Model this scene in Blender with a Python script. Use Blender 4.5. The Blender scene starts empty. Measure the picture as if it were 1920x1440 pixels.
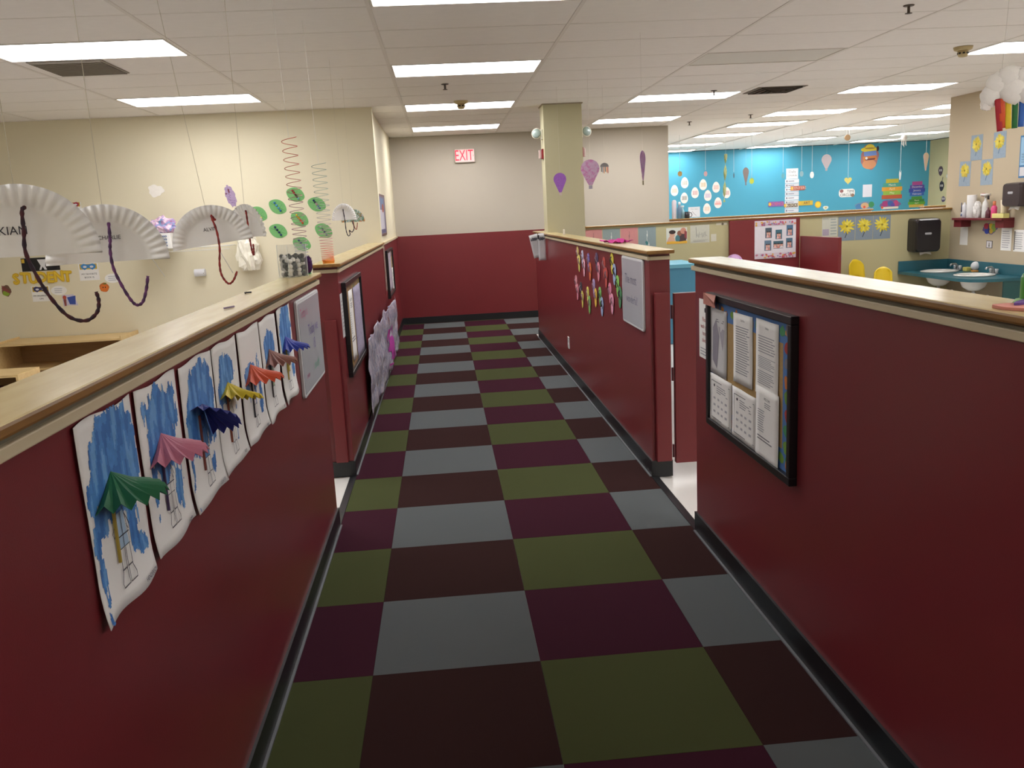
import bpy, math, random
from mathutils import Matrix, Vector, noise

random.seed(7)
scene = bpy.context.scene
col = scene.collection

# ---------------------------------------------------------------- camera, world, exposure
CAM = Vector((-0.260, -1.679, 1.618))
YAW, PITCH, ROLL, FPX = -0.0714, 0.1964, -0.0504, 1620.9
fw = Vector((-math.sin(YAW) * math.cos(PITCH), math.cos(YAW) * math.cos(PITCH), -math.sin(PITCH)))
r0 = Vector((math.cos(YAW), math.sin(YAW), 0))
u0 = r0.cross(fw)
rt = r0 * math.cos(ROLL) + u0 * math.sin(ROLL)
up = u0 * math.cos(ROLL) - r0 * math.sin(ROLL)
cd = bpy.data.cameras.new('camera')
cd.sensor_width = 36.0
cd.lens = FPX / 1920 * 36.0
cd.clip_start = 0.02
cam = bpy.data.objects.new('camera', cd)
cam.matrix_world = Matrix(((rt.x, up.x, -fw.x, CAM.x), (rt.y, up.y, -fw.y, CAM.y), (rt.z, up.z, -fw.z, CAM.z), (0, 0, 0, 1)))
col.objects.link(cam)
scene.camera = cam

world = bpy.data.worlds.new('world')
scene.world = world
world.use_nodes = True
world.node_tree.nodes['Background'].inputs[0].default_value = (0.9, 0.85, 0.8, 1)
world.node_tree.nodes['Background'].inputs[1].default_value = 0.02
scene.view_settings.view_transform = 'Standard'
scene.view_settings.look = 'None'
scene.view_settings.gamma = 1.0
scene.view_settings.use_curve_mapping = False
scene.view_settings.exposure = 0.0
LAMP = 15.2           # emission of the ceiling light diffusers

# ---------------------------------------------------------------- materials
def lin(h):
    if not isinstance(h, str):
        return tuple(h)
    h = h.lstrip('#')
    out = []
    for i in (0, 2, 4):
        c = int(h[i:i + 2], 16) / 255
        out.append(c / 12.92 if c <= 0.04045 else ((c + 0.055) / 1.055) ** 2.4)
    return tuple(out)

MATS = {}

def M(hexc, rough=0.6, var=0.06, scale=30.0, bump=0.0, bscale=200.0, metal=0.0, key='', spec=0.5, trans=0.0):
    k = (hexc, rough, var, scale, bump, bscale, metal, key, spec, trans)
    if k in MATS:
        return MATS[k]
    m = bpy.data.materials.new('paint_' + str(hexc).strip('#') + key)
    m.use_nodes = True
    nt = m.node_tree
    b = nt.nodes['Principled BSDF']
    c = lin(hexc)
    b.inputs['Roughness'].default_value = rough
    b.inputs['Metallic'].default_value = metal
    b.inputs['Specular IOR Level'].default_value = spec
    b.inputs['Transmission Weight'].default_value = trans
    tc = nt.nodes.new('ShaderNodeTexCoord')
    nz = nt.nodes.new('ShaderNodeTexNoise')
    nz.inputs['Scale'].default_value = scale
    nz.inputs['Detail'].default_value = 3
    nt.links.new(tc.outputs['Object'], nz.inputs['Vector'])
    mx = nt.nodes.new('ShaderNodeMix')
    mx.data_type = 'RGBA'
    mx.inputs['A'].default_value = tuple(x * (1 - var) for x in c) + (1,)
    mx.inputs['B'].default_value = tuple(min(1, x * (1 + var)) for x in c) + (1,)
    nt.links.new(nz.outputs['Fac'], mx.inputs['Factor'])
    nt.links.new(mx.outputs['Result'], b.inputs['Base Color'])
    if bump > 0:
        n2 = nt.nodes.new('ShaderNodeTexNoise')
        n2.inputs['Scale'].default_value = bscale
        n2.inputs['Detail'].default_value = 4
        nt.links.new(tc.outputs['Object'], n2.inputs['Vector'])
        bp = nt.nodes.new('ShaderNodeBump')
        bp.inputs['Strength'].default_value = bump
        bp.inputs['Distance'].default_value = 0.004
        nt.links.new(n2.outputs['Fac'], bp.inputs['Height'])
        nt.links.new(bp.outputs['Normal'], b.inputs['Normal'])
    MATS[k] = m
    return m

def mat_attr(name, rough=0.7):
    m = bpy.data.materials.new(name)
    m.use_nodes = True
    nt = m.node_tree
    a = nt.nodes.new('ShaderNodeAttribute')
    a.attribute_name = 'Col'
    nt.links.new(a.outputs['Color'], nt.nodes['Principled BSDF'].inputs['Base Color'])
    nt.nodes['Principled BSDF'].inputs['Roughness'].default_value = rough
    return m

def mat_emit(name, hexc, strength, base='#ffffff'):
    m = bpy.data.materials.new(name)
    m.use_nodes = True
    b = m.node_tree.nodes['Principled BSDF']
    b.inputs['Base Color'].default_value = lin(base) + (1,)
    b.inputs['Emission Color'].default_value = lin(hexc) + (1,)
    b.inputs['Emission Strength'].default_value = strength
    return m

def mat_wood(name, ca, cb, rough=0.35, scale=(3, 60, 60), spec=0.5):
    m = bpy.data.materials.new(name)
    m.use_nodes = True
    nt = m.node_tree
    b = nt.nodes['Principled BSDF']
    b.inputs['Roughness'].default_value = rough
    b.inputs['Specular IOR Level'].default_value = spec
    tc = nt.nodes.new('ShaderNodeTexCoord')
    mp = nt.nodes.new('ShaderNodeMapping')
    mp.inputs['Scale'].default_value = scale
    nz = nt.nodes.new('ShaderNodeTexNoise')
    nz.inputs['Scale'].default_value = 1.0
    nz.inputs['Detail'].default_value = 5
    nt.links.new(tc.outputs['Object'], mp.inputs['Vector'])
    nt.links.new(mp.outputs['Vector'], nz.inputs['Vector'])
    rp = nt.nodes.new('ShaderNodeValToRGB')
    rp.color_ramp.elements[0].position = 0.3
    rp.color_ramp.elements[1].position = 0.7
    rp.color_ramp.elements[0].color = lin(ca) + (1,)
    rp.color_ramp.elements[1].color = lin(cb) + (1,)
    nt.links.new(nz.outputs['Fac'], rp.inputs['Fac'])
    nt.links.new(rp.outputs['Color'], b.inputs['Base Color'])
    return m

def mat_clear(name, hexc='#eef2f0', rough=0.05, alpha=0.25):
    """thin clear plastic: mostly transparent with a glossy coat"""
    m = bpy.data.materials.new(name)
    m.use_nodes = True
    nt = m.node_tree
    b = nt.nodes['Principled BSDF']
    b.inputs['Base Color'].default_value = lin(hexc) + (1,)
    b.inputs['Roughness'].default_value = rough
    b.inputs['Alpha'].default_value = alpha
    return m

def mat_streaks(name, cols, scale=(6, 40, 6), rough=0.4, distortion=1.5):
    m = bpy.data.materials.new(name)
    m.use_nodes = True
    nt = m.node_tree
    b = nt.nodes['Principled BSDF']
    b.inputs['Roughness'].default_value = rough
    tc = nt.nodes.new('ShaderNodeTexCoord')
    mp = nt.nodes.new('ShaderNodeMapping')
    mp.inputs['Scale'].default_value = scale
    nz = nt.nodes.new('ShaderNodeTexNoise')
    nz.inputs['Scale'].default_value = 1.0
    nz.inputs['Detail'].default_value = 4
    nz.inputs['Distortion'].default_value = distortion
    nt.links.new(tc.outputs['Object'], mp.inputs['Vector'])
    nt.links.new(mp.outputs['Vector'], nz.inputs['Vector'])
    rp = nt.nodes.new('ShaderNodeValToRGB')
    n = len(cols)
    while len(rp.color_ramp.elements) < n:
        rp.color_ramp.elements.new(0.5)
    for i, c in enumerate(cols):
        rp.color_ramp.elements[i].position = 0.28 + 0.44 * i / (n - 1)
        rp.color_ramp.elements[i].color = lin(c) + (1,)
    nt.links.new(nz.outputs['Fac'], rp.inputs['Fac'])
    nt.links.new(rp.outputs['Color'], b.inputs['Base Color'])
    return m

RED = M('#75292e', 0.33, 0.05, 3, 0.05, 350, key='wall')
REDGATE = M('#77282c', 0.38, 0.05, 6, key='gate')
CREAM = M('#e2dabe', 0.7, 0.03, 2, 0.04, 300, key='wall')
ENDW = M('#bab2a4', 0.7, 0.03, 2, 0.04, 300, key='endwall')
HALFY = M('#b6ae86', 0.7, 0.03, 2, key='halfwall')
COLM = M('#bfba98', 0.65, 0.03, 2, key='column')
TEAL = M('#4597b0', 0.6, 0.03, 2, key='tealwall')
TRIM = M('#cfc1a0', 0.5, 0.04, 8, key='trim')
BLACKB = M('#17191c', 0.4, 0.1, 20, key='vinyl')
TOE = M('#6d7074', 0.4, 0.1, 20, key='toe')
CAPW = mat_wood('cap_laminate', '#c4ae7a', '#d4c08c', 0.2, (30, 4, 30))
CAPE = mat_wood('cap_edge_wood', '#7d5826', '#966c33', 0.4, (40, 4, 60))
CTILE = M('#efebe6', 0.9, 0.04, 12, 0.35, 180, key='ceilingtile')
GRID = M('#e2ddd6', 0.6, 0.04, 20, key='grid')
VINYL = M('#e6e4de', 0.25, 0.04, 6, key='vinylfloor')
CARPET = {'green': M('#4a5030', 0.95, 0.14, 260, 0.5, 500, key='carpet', spec=0.1),
          'grey': M('#616667', 0.95, 0.14, 260, 0.5, 500, key='carpet', spec=0.1),
          'brown': M('#36201f', 0.95, 0.16, 260, 0.5, 500, key='carpet', spec=0.1),
          'purple': M('#3f1a29', 0.95, 0.16, 260, 0.5, 500, key='carpet', spec=0.1)}
PAPER = M('#efeeea', 0.75, 0.02, 10, key='paper')
PAPERD = M('#cfcfd0', 0.75, 0.02, 10, key='paperd')
METAL = M('#b9bbbd', 0.3, 0.03, 20, metal=1.0, key='chrome')
VCOL = mat_attr('coloured_by_height')
DIFF = mat_emit('lit_diffuser', '#f8f6f8', LAMP)

# ---------------------------------------------------------------- geometry helpers
class G:
    def __init__(s):
        s.v, s.f, s.mi, s.vc = [], [], [], []
    def add(s, vs, fs, m=0):
        o = len(s.v)
        s.v += [tuple(p) for p in vs]
        for f in fs:
            s.f.append(tuple(i + o for i in f))
            s.mi.append(m)
        return s
    def box(s, x0, x1, y0, y1, z0, z1, m=0):
        vs = [(x0, y0, z0), (x1, y0, z0), (x1, y1, z0), (x0, y1, z0), (x0, y0, z1), (x1, y0, z1), (x1, y1, z1), (x0, y1, z1)]
        return s.add(vs, [(0, 3, 2, 1), (4, 5, 6, 7), (0, 1, 5, 4), (1, 2, 6, 5), (2, 3, 7, 6), (3, 0, 4, 7)], m)
    def prism(s, pts, z0, z1, m=0):
        n = len(pts)
        vs = [(p[0], p[1], z0) for p in pts] + [(p[0], p[1], z1) for p in pts]
        fs = [tuple(range(n - 1, -1, -1)), tuple(range(n, 2 * n))]
        fs += [(i, (i + 1) % n, n + (i + 1) % n, n + i) for i in range(n)]
        return s.add(vs, fs, m)
    def tube(s, path, r, seg=8, m=0, cap=True, closed=False):
        P = [Vector(p) for p in path]
        n = len(P)
        rs = r if isinstance(r, (list, tuple)) else [r] * n
        rings = []
        prev = None
        for i, p in enumerate(P):
            a = P[(i - 1) % n] if (closed or i > 0) else p
            b = P[(i + 1) % n] if (closed or i < n - 1) else p
            t = (b - a).normalized()
            if prev is None:
                ref = Vector((0, 0, 1)) if abs(t.z) < 0.9 else Vector((1, 0, 0))
                nx = t.cross(ref).normalized()
            else:
                nx = (prev - t * prev.dot(t)).normalized()
            ny = t.cross(nx)
            prev = nx
            rings.append([p + (nx * math.cos(2 * math.pi * k / seg) + ny * math.sin(2 * math.pi * k / seg)) * rs[i] for k in range(seg)])
        vs = [q for rg in rings for q in rg]
        fs = []
        for i in range(n if closed else n - 1):
            j = (i + 1) % n
            for k in range(seg):
                k2 = (k + 1) % seg
                fs.append((i * seg + k, i * seg + k2, j * seg + k2, j * seg + k))
        if cap and not closed:
            fs.append(tuple(range(seg - 1, -1, -1)))
            fs.append(tuple((n - 1) * seg + k for k in range(seg)))
        return s.add(vs, fs, m)
    def lathe(s, prof, c=(0, 0, 0), seg=20, m=0, ax=1.0, ay=1.0):
        vs = []
        n = len(prof)
        for (r, z) in prof:
            for k in range(seg):
                a = 2 * math.pi * k / seg
                vs.append((c[0] + r * ax * math.cos(a), c[1] + r * ay * math.sin(a), c[2] + z))
        fs = []
        for i in range(n - 1):
            for k in range(seg):
                k2 = (k + 1) % seg
                fs.append((i * seg + k, i * seg + k2, (i + 1) * seg + k2, (i + 1) * seg + k))
        fs.append(tuple(range(seg - 1, -1, -1)))
        fs.append(tuple((n - 1) * seg + k for k in range(seg)))
        return s.add(vs, fs, m)
    def ball(s, c, r, seg=12, rings=8, m=0, sx=1, sy=1, sz=1):
        prof = [(max(1e-4, math.sin(math.pi * i / rings)) * r, -math.cos(math.pi * i / rings) * r * sz) for i in range(rings + 1)]
        return s.lathe(prof, c, seg, m, sx, sy)
    def build(s, name, mats, parent=None, matrix=None, smooth=False, bevel=0.0, solid=0.0):
        me = bpy.data.meshes.new(name)
        me.from_pydata(s.v, [], s.f)
        if not isinstance(mats, (list, tuple)):
            mats = [mats]
        for m in mats:
            me.materials.append(m)
        if len(mats) > 1:
            me.polygons.foreach_set('material_index', s.mi)
        if smooth:
            me.polygons.foreach_set('use_smooth', [True] * len(me.polygons))
        if s.vc:
            at = me.color_attributes.new('Col', 'FLOAT_COLOR', 'POINT')
            for i, c in enumerate(s.vc):
                at.data[i].color = (c[0], c[1], c[2], 1)
        me.update()
        return link(name, me, parent, matrix, bevel, solid)

def link(name, me, parent=None, matrix=None, bevel=0.0, solid=0.0):
    o = bpy.data.objects.new(name, me)
    col.objects.link(o)
    if parent is not None:
        o.parent = parent
    if matrix is not None:
        o.matrix_local = matrix
    if solid:
        md = o.modifiers.new('thickness', 'SOLIDIFY')
        md.thickness = solid
        md.offset = 0
    if bevel:
        md = o.modifiers.new('rounded_edges', 'BEVEL')
        md.width = bevel
        md.segments = 2
        md.limit_method = 'ANGLE'
    return o

def tag(o, label=None, cat=None, group=None, kind=None):
    if label: o['label'] = label
    if cat: o['category'] = cat
    if group: o['group'] = group
    if kind: o['kind'] = kind
    return o

def thing(name, label, cat, loc=(0, 0, 0), rz=0.0, group=None, matrix=None):
    o = bpy.data.objects.new(name, None)
    o.empty_display_size = 0.05
    col.objects.link(o)
    if matrix is not None:
        o.matrix_world = matrix
    else:
        o.matrix_world = Matrix.Translation(loc) @ Matrix.Rotation(rz, 4, 'Z')
    return tag(o, label, cat, group)

def struct(o, label=None):
    o['kind'] = 'structure'
    if label: o['label'] = label
    return o

def dup(o, parent=None):
    c = o.copy()
    col.objects.link(c)
    if parent is not None:
        c.parent = parent
    for ch in [x for x in o.children]:
        dup(ch, c)
    return c

AX = {'E': (Vector((0, 1, 0)), Vector((0, 0, 1)), Vector((1, 0, 0))),      # on a wall that faces +x
      'W': (Vector((0, -1, 0)), Vector((0, 0, 1)), Vector((-1, 0, 0))),    # faces -x
      'S': (Vector((1, 0, 0)), Vector((0, 0, 1)), Vector((0, -1, 0)))}     # faces -y

def frame(kind, pos, rot=0.0):
    """local x = right on the wall, y = up, z = out of the wall"""
    r, u, o = AX[kind]
    m = Matrix(((r.x, u.x, o.x, pos[0]), (r.y, u.y, o.y, pos[1]), (r.z, u.z, o.z, pos[2]), (0, 0, 0, 1)))
    return m @ Matrix.Rotation(rot, 4, 'Z')

def yawframe(pos, yaw, tilt=0.0):
    """hanging flat thing: local x right, y up, z towards the viewer; yaw 0 faces -y"""
    return Matrix.Translation(pos) @ Matrix.Rotation(yaw, 4, 'Z') @ frame('S', (0, 0, 0), tilt)

TXT = {}
def text_mesh(s):
    if s in TXT:
        return TXT[s]
    cu = bpy.data.curves.new('lettering', 'FONT')
    cu.body = s
    cu.align_x = 'CENTER'
    cu.align_y = 'CENTER'
    cu.resolution_u = 2
    ob = bpy.data.objects.new('lettering', cu)
    col.objects.link(ob)
    dg = bpy.context.evaluated_depsgraph_get()
    me = bpy.data.meshes.new_from_object(ob.evaluated_get(dg))
    vs = [(v.co.x, v.co.y) for v in me.vertices]
    fs = [tuple(p.vertices) for p in me.polygons]
    bpy.data.objects.remove(ob)
    bpy.data.curves.remove(cu)
    bpy.data.meshes.remove(me)
    TXT[s] = (vs, fs)
    return TXT[s]

class Art:
    """flat print laid on a sheet, in the sheet's own coordinates"""
    def __init__(s, parent, z=0.0016, step=0.00025, deform=None):
        s.g, s.p, s.z, s.step, s.mats, s.d = G(), parent, z, step, [], deform
    def mi(s, c):
        m = c if not isinstance(c, str) else M(c, 0.7, 0.04, 60, key='print')
        if m not in s.mats:
            s.mats.append(m)
        return s.mats.index(m)
    def _add(s, pts, fs, c):
        s.z += s.step
        s.g.add([(p[0], p[1], s.z + (s.d(p[0], p[1]) if s.d else 0)) for p in pts], fs, s.mi(c))
    def poly(s, pts, c):
        s._add(pts, [tuple(range(len(pts)))], c)
        return s
    def rect(s, x0, y0, x1, y1, c):
        return s.poly([(x0, y0), (x1, y0), (x1, y1), (x0, y1)], c)
    def ell(s, cx, cy, rx, ry, c, n=18, rot=0.0, jag=0.0):
        pts = []
        for i in range(n):
            a = 2 * math.pi * i / n
            k = 1 + jag * (random.random() - 0.5)
            x, y = rx * k * math.cos(a), ry * k * math.sin(a)
            pts.append((cx + x * math.cos(rot) - y * math.sin(rot), cy + x * math.sin(rot) + y * math.cos(rot)))
        return s.poly(pts, c)
    def line(s, pts, w, c):
        P = [Vector(p) for p in pts]
        vs, fs = [], []
        for i, p in enumerate(P):
            a, b = P[max(0, i - 1)], P[min(len(P) - 1, i + 1)]
            t = (b - a)
            t = t.normalized() if t.length > 1e-9 else Vector((1, 0))
            n = Vector((-t.y, t.x)) * w / 2
            vs += [p + n, p - n]
            if i:
                fs.append((2 * i - 2, 2 * i - 1, 2 * i + 1, 2 * i))
        s._add(vs, fs, c)
        return s
    def text(s, t, cx, cy, size, c, rot=0.0, sx=1.0):
        vs, fs = text_mesh(t)
        ca, sa = math.cos(rot), math.sin(rot)
        s._add([(cx + (x * sx * ca - y * sa) * size, cy + (x * sx * sa + y * ca) * size) for x, y in vs], fs, c)
        return s
    def copy_lines(s, x0, y0, x1, y1, n, c='#9a9a9e', w=0.0):
        """rows of small print too fine to read"""
        h = (y1 - y0) / n
        for i in range(n):
            y = y1 - h * (i + 0.5)
            e = x0 + (x1 - x0) * random.uniform(0.75, 1.0)
            s.rect(x0, y - (w or h * 0.2), e, y + (w or h * 0.2), c)
        return s
    def build(s, name, label=None):
        o = s.g.build(name, s.mats or [PAPER], s.p)
        if label: o['label'] = label
        return o

def sheet(name, label, cat, mx, w, h, mat=PAPER, t=0.0015, group=None, parent=None):
    g = G().box(-w / 2, w / 2, -h / 2, h / 2, 0, t)
    o = g.build(name, mat, parent, mx)
    if parent is None:
        tag(o, label, cat, group)
    elif label:
        o['label'] = label
    return o

def curled_sheet(name, label, cat, mx, w, h, d, nx=10, ny=12, mat=PAPER, group=None, edge=None, parent=None):
    """paper grid bent by d(x,y); edge(u,v) may shift the outline"""
    vs, fs = [], []
    for j in range(ny + 1):
        for i in range(nx + 1):
            x, y = -w / 2 + w * i / nx, -h / 2 + h * j / ny
            if edge:
                ex, ey = edge(i / nx, j / ny)
                x, y = x + ex, y + ey
            vs.append((x, y, d(x, y)))
    for j in range(ny):
        for i in range(nx):
            a = j * (nx + 1) + i
            fs.append((a, a + 1, a + nx + 2, a + nx + 1))
    o = G().add(vs, fs).build(name, mat, parent, mx, smooth=True, solid=0.0012)
    if parent is None:
        tag(o, label, cat, group)
    return o

def string(parent, p0, p1, c='#d8d5cc', r=0.0009):
    """thin hanging string in the parent's coordinates"""
    return G().tube([p0, p1], r, 5).build('string', M(c, 0.7, key='string'), parent)

H = 2.778       # ceiling height

# ================================================================ STRUCTURE
floor = struct(G().box(-6.6, 11.5, -5.1, 18.7, -0.12, -0.006).build('floor', VINYL))
T = 0.6096
XC = [-0.905, -T, 0.0, T, 0.915]
base_tile = G().box(-0.5, 0.5, -0.5, 0.5, -0.006, 0.0)
tile_me = {}
for k_, m_ in CARPET.items():
    o = base_tile.build('carpet_tile', m_)
    tile_me[k_] = o.data
    bpy.data.objects.remove(o)

def carpet(x0, x1, y0, y1, c):
    o = bpy.data.objects.new('carpet_tile', tile_me[c])
    col.objects.link(o)
    o.parent = floor
    o.location = ((x0 + x1) / 2, (y0 + y1) / 2, random.uniform(-0.0004, 0.0003))
    o.scale = (x1 - x0 - 0.0012, y1 - y0 - 0.0012, 1)

for k in range(-6, 20):
    y0, y1 = k * T, min((k + 1) * T, 11.65)
    if y0 > 11.6: break
    pair = ('green', 'brown') if k % 2 else ('purple', 'grey')
    for i in range(4):
        carpet(-0.929 if (i == 0 and k >= 13) else XC[i], XC[i + 1], y0, y1, pair[i % 2])
    if k >= 16:
        for i in range(5):
            x0 = 0.915 if i == 0 else T * (i + 1)
            carpet(x0, T * (i + 2), y0, y1, pair[(i + 1) % 2])

def cap_slab(parent, x0, x1, y0, y1, z1, th=0.022):
    g = G().box(x0, x1, y0, y1, z1 - th, z1)
    g.mi[1] = 1
    return g.build('cap', [CAPE, CAPW], parent, bevel=0.006)

def baseboard(name, x0, x1, y0, y1, h=0.1):
    return struct(G().box(x0, x1, y0, y1, 0, h).build(name, BLACKB, bevel=0.003))

ZC = 1.362
def corridor_wall(name, side, y0, y1, cy0, cy1, ends):
    """red half wall along the corridor; side -1 left, +1 right"""
    xf, xb = 0.915 * side, 1.035 * side
    if side > 0: xf, xb = 0.925, 1.045
    if name == 'wall_left_rear': xb = -1.062
    lo, hi = min(xf, xb), max(xf, xb)
    w = struct(G().box(lo, hi, y0, y1, 0, 1.34).build(name, RED, bevel=0.002))
    f = -side
    cap_slab(w, min(xf + f * 0.03, xb - f * 0.012), max(xf + f * 0.03, xb - f * 0.012), cy0, cy1, ZC)
    g = G()
    g.box(min(xf, xf + f * 0.016), max(xf, xf + f * 0.016), y0 - (0.016 if 'a' in ends else 0), y1 + (0.016 if 'b' in ends else 0), 1.304, 1.326)
    if 'a' in ends: g.box(lo, hi, y0 - 0.016, y0, 1.304, 1.326)
    if 'b' in ends: g.box(lo, hi, y1, y1 + 0.016, 1.304, 1.326)
    g.build('trim_strip', TRIM, w, bevel=0.003)
    G().box(min(xf, xf + f * 0.004), max(xf, xf + f * 0.004), y0, y1, 1.326, 1.34).build('trim_shadow_gap', M('#6d6552', 0.6, key='backing'), w)  # cream trim in the gap under the cap, its shadow put into the colour
    b = G().box(min(xf, xf + f * 0.010), max(xf, xf + f * 0.010), y0 - (0.01 if 'a' in ends else 0), y1 + (0.01 if 'b' in ends else 0), 0, 0.1)
    if 'a' in ends: b.box(lo, hi, y0 - 0.010, y0, 0, 0.1)
    if 'b' in ends: b.box(lo, hi, y1, y1 + 0.010, 0, 0.1)
    struct(b.build('baseboard_' + name.replace('wall_', ''), BLACKB))
    x1 = xf + f * 0.010
    t = G().box(min(x1, x1 + f * 0.010), max(x1, x1 + f * 0.010), y0, y1, 0, 0.006)
    t.build('baseboard_toe', TOE, w)
    return w

wall_lf = corridor_wall('wall_left_front', -1, -5.0, 2.825, -5.0, 2.835, 'b')
wall_lr = corridor_wall('wall_left_rear', -1, 3.75, 7.95, 3.70, 7.95, 'a')
wall_rf = corridor_wall('wall_right_front', 1, -5.0, 2.36, -5.0, 2.375, 'b')
wall_rr = corridor_wall('wall_right_rear', 1, 3.28, 9.45, 3.21, 9.45, 'a')
# boards that carry the gates on the ends of the two rear walls
G().box(-1.022, -0.945, 3.715, 3.738, 0.10, 1.015).build('gate_jamb', REDGATE, wall_lr, bevel=0.004)
G().box(0.945, 1.036, 3.245, 3.268, 0.10, 1.116).build('gate_jamb', REDGATE, wall_rr, bevel=0.004)
# black carpet edging in the two gate openings
struct(G().box(-0.945, -0.905, 2.81, 3.74, -0.006, 0.003).build('trim_1', BLACKB))
struct(G().box(0.915, 0.955, 2.37, 3.27, -0.006, 0.003).build('trim_2', BLACKB))

# full-height walls
wall_left_room = struct(G().box(-6.6, -0.915, 7.95, 8.07, 0, H).build('wall_left_room', CREAM))
wlf = struct(G().box(-1.06, -0.945, 8.07, 11.65, 0, H).build('wall_left_far', CREAM))
G().box(-0.945, -0.939, 8.07, 11.65, 0.0, 1.32).build('red_paint', RED, wlf)
struct(G().box(-0.945, -0.920, 8.075, 11.645, 1.32, 1.345).build('trim_3', TRIM))
struct(G().box(-0.939, -0.929, 8.07, 11.64, 0, 0.1).build('baseboard_left_far', BLACKB))
# the front end of the back wall, painted red below the rail
G().box(-0.915, -0.911, 7.95, 8.07, 0.0, 1.34).build('red_paint', RED, wall_left_room)
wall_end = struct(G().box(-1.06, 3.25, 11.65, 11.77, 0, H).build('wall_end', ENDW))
G().box(-0.94, 3.25, 11.644, 11.65, 0.0, 1.335).build('red_paint', RED, wall_end)
struct(G().box(-0.93, 3.25, 11.634, 11.644, 0, 0.1).build('baseboard_end', BLACKB))
column = struct(G().box(0.953, 1.387, 8.30, 8.62, 1.362, H).box(1.045, 1.387, 8.30, 8.62, 0, 1.362).build('wall_column', COLM))
G().box(0.940, 1.40, 8.286, 8.64, H - 0.012, H - 0.002).build('ceiling_trim', M('#a89b86', 0.6, key='ctrim'), column)

# right classroom: yellow half wall behind it and the hall beyond
wall_half = struct(G().box(1.045, 6.38, 9.33, 9.45, 0, 1.368).build('wall_half', HALFY))
cap_slab(wall_half, 1.065, 6.39, 9.30, 9.48, 1.39)
wall_right = struct(G().box(6.38, 6.50, -5.0, 9.45, 0, H).build('wall_right', M('#bbad93', 0.7, 0.03, 2, key='rightwall')))
wall_teal_half = struct(G().box(3.25, 6.48, 11.65, 11.77, 0, 1.36).box(7.34, 11.38, 11.65, 11.77, 0, 1.36).build('wall_hall_half', M('#c9a28c', 0.6, key='hallhalf')))
cap_slab(wall_teal_half, 3.252, 6.50, 11.62, 11.80, 1.385)
cap_slab(wall_teal_half, 7.32, 11.37, 11.62, 11.80, 1.385)
struct(G().box(3.13, 11.5, 18.6, 18.72, 0, H).build('wall_teal', TEAL))
struct(G().box(11.38, 11.5, 9.45, 18.6, 0, H).build('wall_teal_side', HALFY))
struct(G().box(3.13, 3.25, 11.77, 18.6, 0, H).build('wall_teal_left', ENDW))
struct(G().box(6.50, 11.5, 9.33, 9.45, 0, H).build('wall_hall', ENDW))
struct(G().box(-6.6, 6.5, -5.12, -5.0, 0, H).build('wall_back', CREAM))
struct(G().box(-6.72, -6.6, -5.12, 8.07, 0, H).build('wall_left', CREAM))

# red section of the half wall, where the classroom gate hangs
struct(G().box(3.41, 4.335, 9.285, 9.3295, 0, 1.366).build('wall_red_section', REDGATE, bevel=0.003))

# ---------------------------------------------------------------- ceiling
ceiling = struct(G().box(-6.6, 11.5, -5.1, 18.7, H + 0.02, H + 0.12).build('ceiling', CTILE))
GX = [-6.6, -5.54, -4.32, -3.10, -1.885, -0.585, 0.635, 1.925, 3.11, 4.385, 5.58, 6.76, 7.86, 9.02, 10.12, 11.38]
GY = [1.70, 2.29, 2.90, 3.51, 4.15, 4.74, 5.42, 6.03, 6.62, 7.22, 7.90, 8.50, 9.10, 9.70, 10.28, 10.90, 11.65]
LIT = set()
LIGHTS = []      # x0, x1, y0, y1, label, lit
def cell(i, j, lit=True):
    LIT.add((i, j))
    return (GX[i], GX[i + 1], GY[j], GY[j + 1])
LIGHTS += [cell(5, 2) + ('nearest ceiling light over the corridor, cut by the top edge of the picture', True),
           cell(5, 6) + ('wide lit ceiling light over the corridor, second from the camera', True),
           cell(5, 10) + ('lit corridor ceiling light behind the smoke detector', True),
           cell(5, 14) + ('corridor ceiling light closest to the end wall with the exit sign', True),
           cell(3, 4) + ('large lit ceiling light in the left room, above the grey return vent', True),
           cell(3, 8) + ('lit ceiling light in the left room nearest the cream back wall', True),
           cell(7, 6) + ('dark ceiling light that is switched off, right of the corridor', False),
           cell(7, 10) + ('lit ceiling light beside the sooty ceiling vent in the right room', True),
           cell(7, 14) + ('lit ceiling light just right of the column, near the end wall', True),
           cell(9, 6) + ('lit ceiling light at the right picture edge beside the smoke detector', True),
           cell(9, 10) + ('long lit ceiling light nearest the wall with the flower papers', True),
           cell(9, 14) + ('lit ceiling light over the hall, above the photo poster', True),
           cell(11, 14) + ('lit light mostly hidden behind the flower-paper wall corner', True)]
cells = list(GX)
tile_proto = G().box(-0.5, 0.5, -0.5, 0.5, 0, 0.014).build('ceiling_tile', CTILE)
for i in range(len(GX) - 1):
    for j in range(len(GY) - 1):
        if (i, j) in LIT: continue
        if GX[i] > 6.3 and GY[j] < 9.1: continue
        if GX[i + 1] < -1 and GY[j] > 8.0: continue
        if GX[i + 1] < -4 and GY[j] < 3: continue
        o = tile_proto.copy()
        col.objects.link(o)
        o.parent = ceiling
        o.location = ((GX[i] + GX[i + 1]) / 2, (GY[j] + GY[j + 1]) / 2, H + random.uniform(0, 0.0008))
        o.scale = (GX[i + 1] - GX[i] - 0.014, GY[j + 1] - GY[j] - 0.010, 1)
        o.rotation_euler = (random.uniform(-.0006, .0006), random.uniform(-.0004, .0004), 0)
bpy.data.objects.remove(tile_proto)
for x in GX[1:-1]:
    y1 = 11.65 if x < 3.2 else 18.6
    y0 = -5.0 if x < 6.3 else 9.45
    if x < -1: y1 = 7.95
    G().box(x - 0.012, x + 0.012, y0, y1, H - 0.003, H + 0.004).build('grid_runner', GRID, ceiling)
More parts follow.
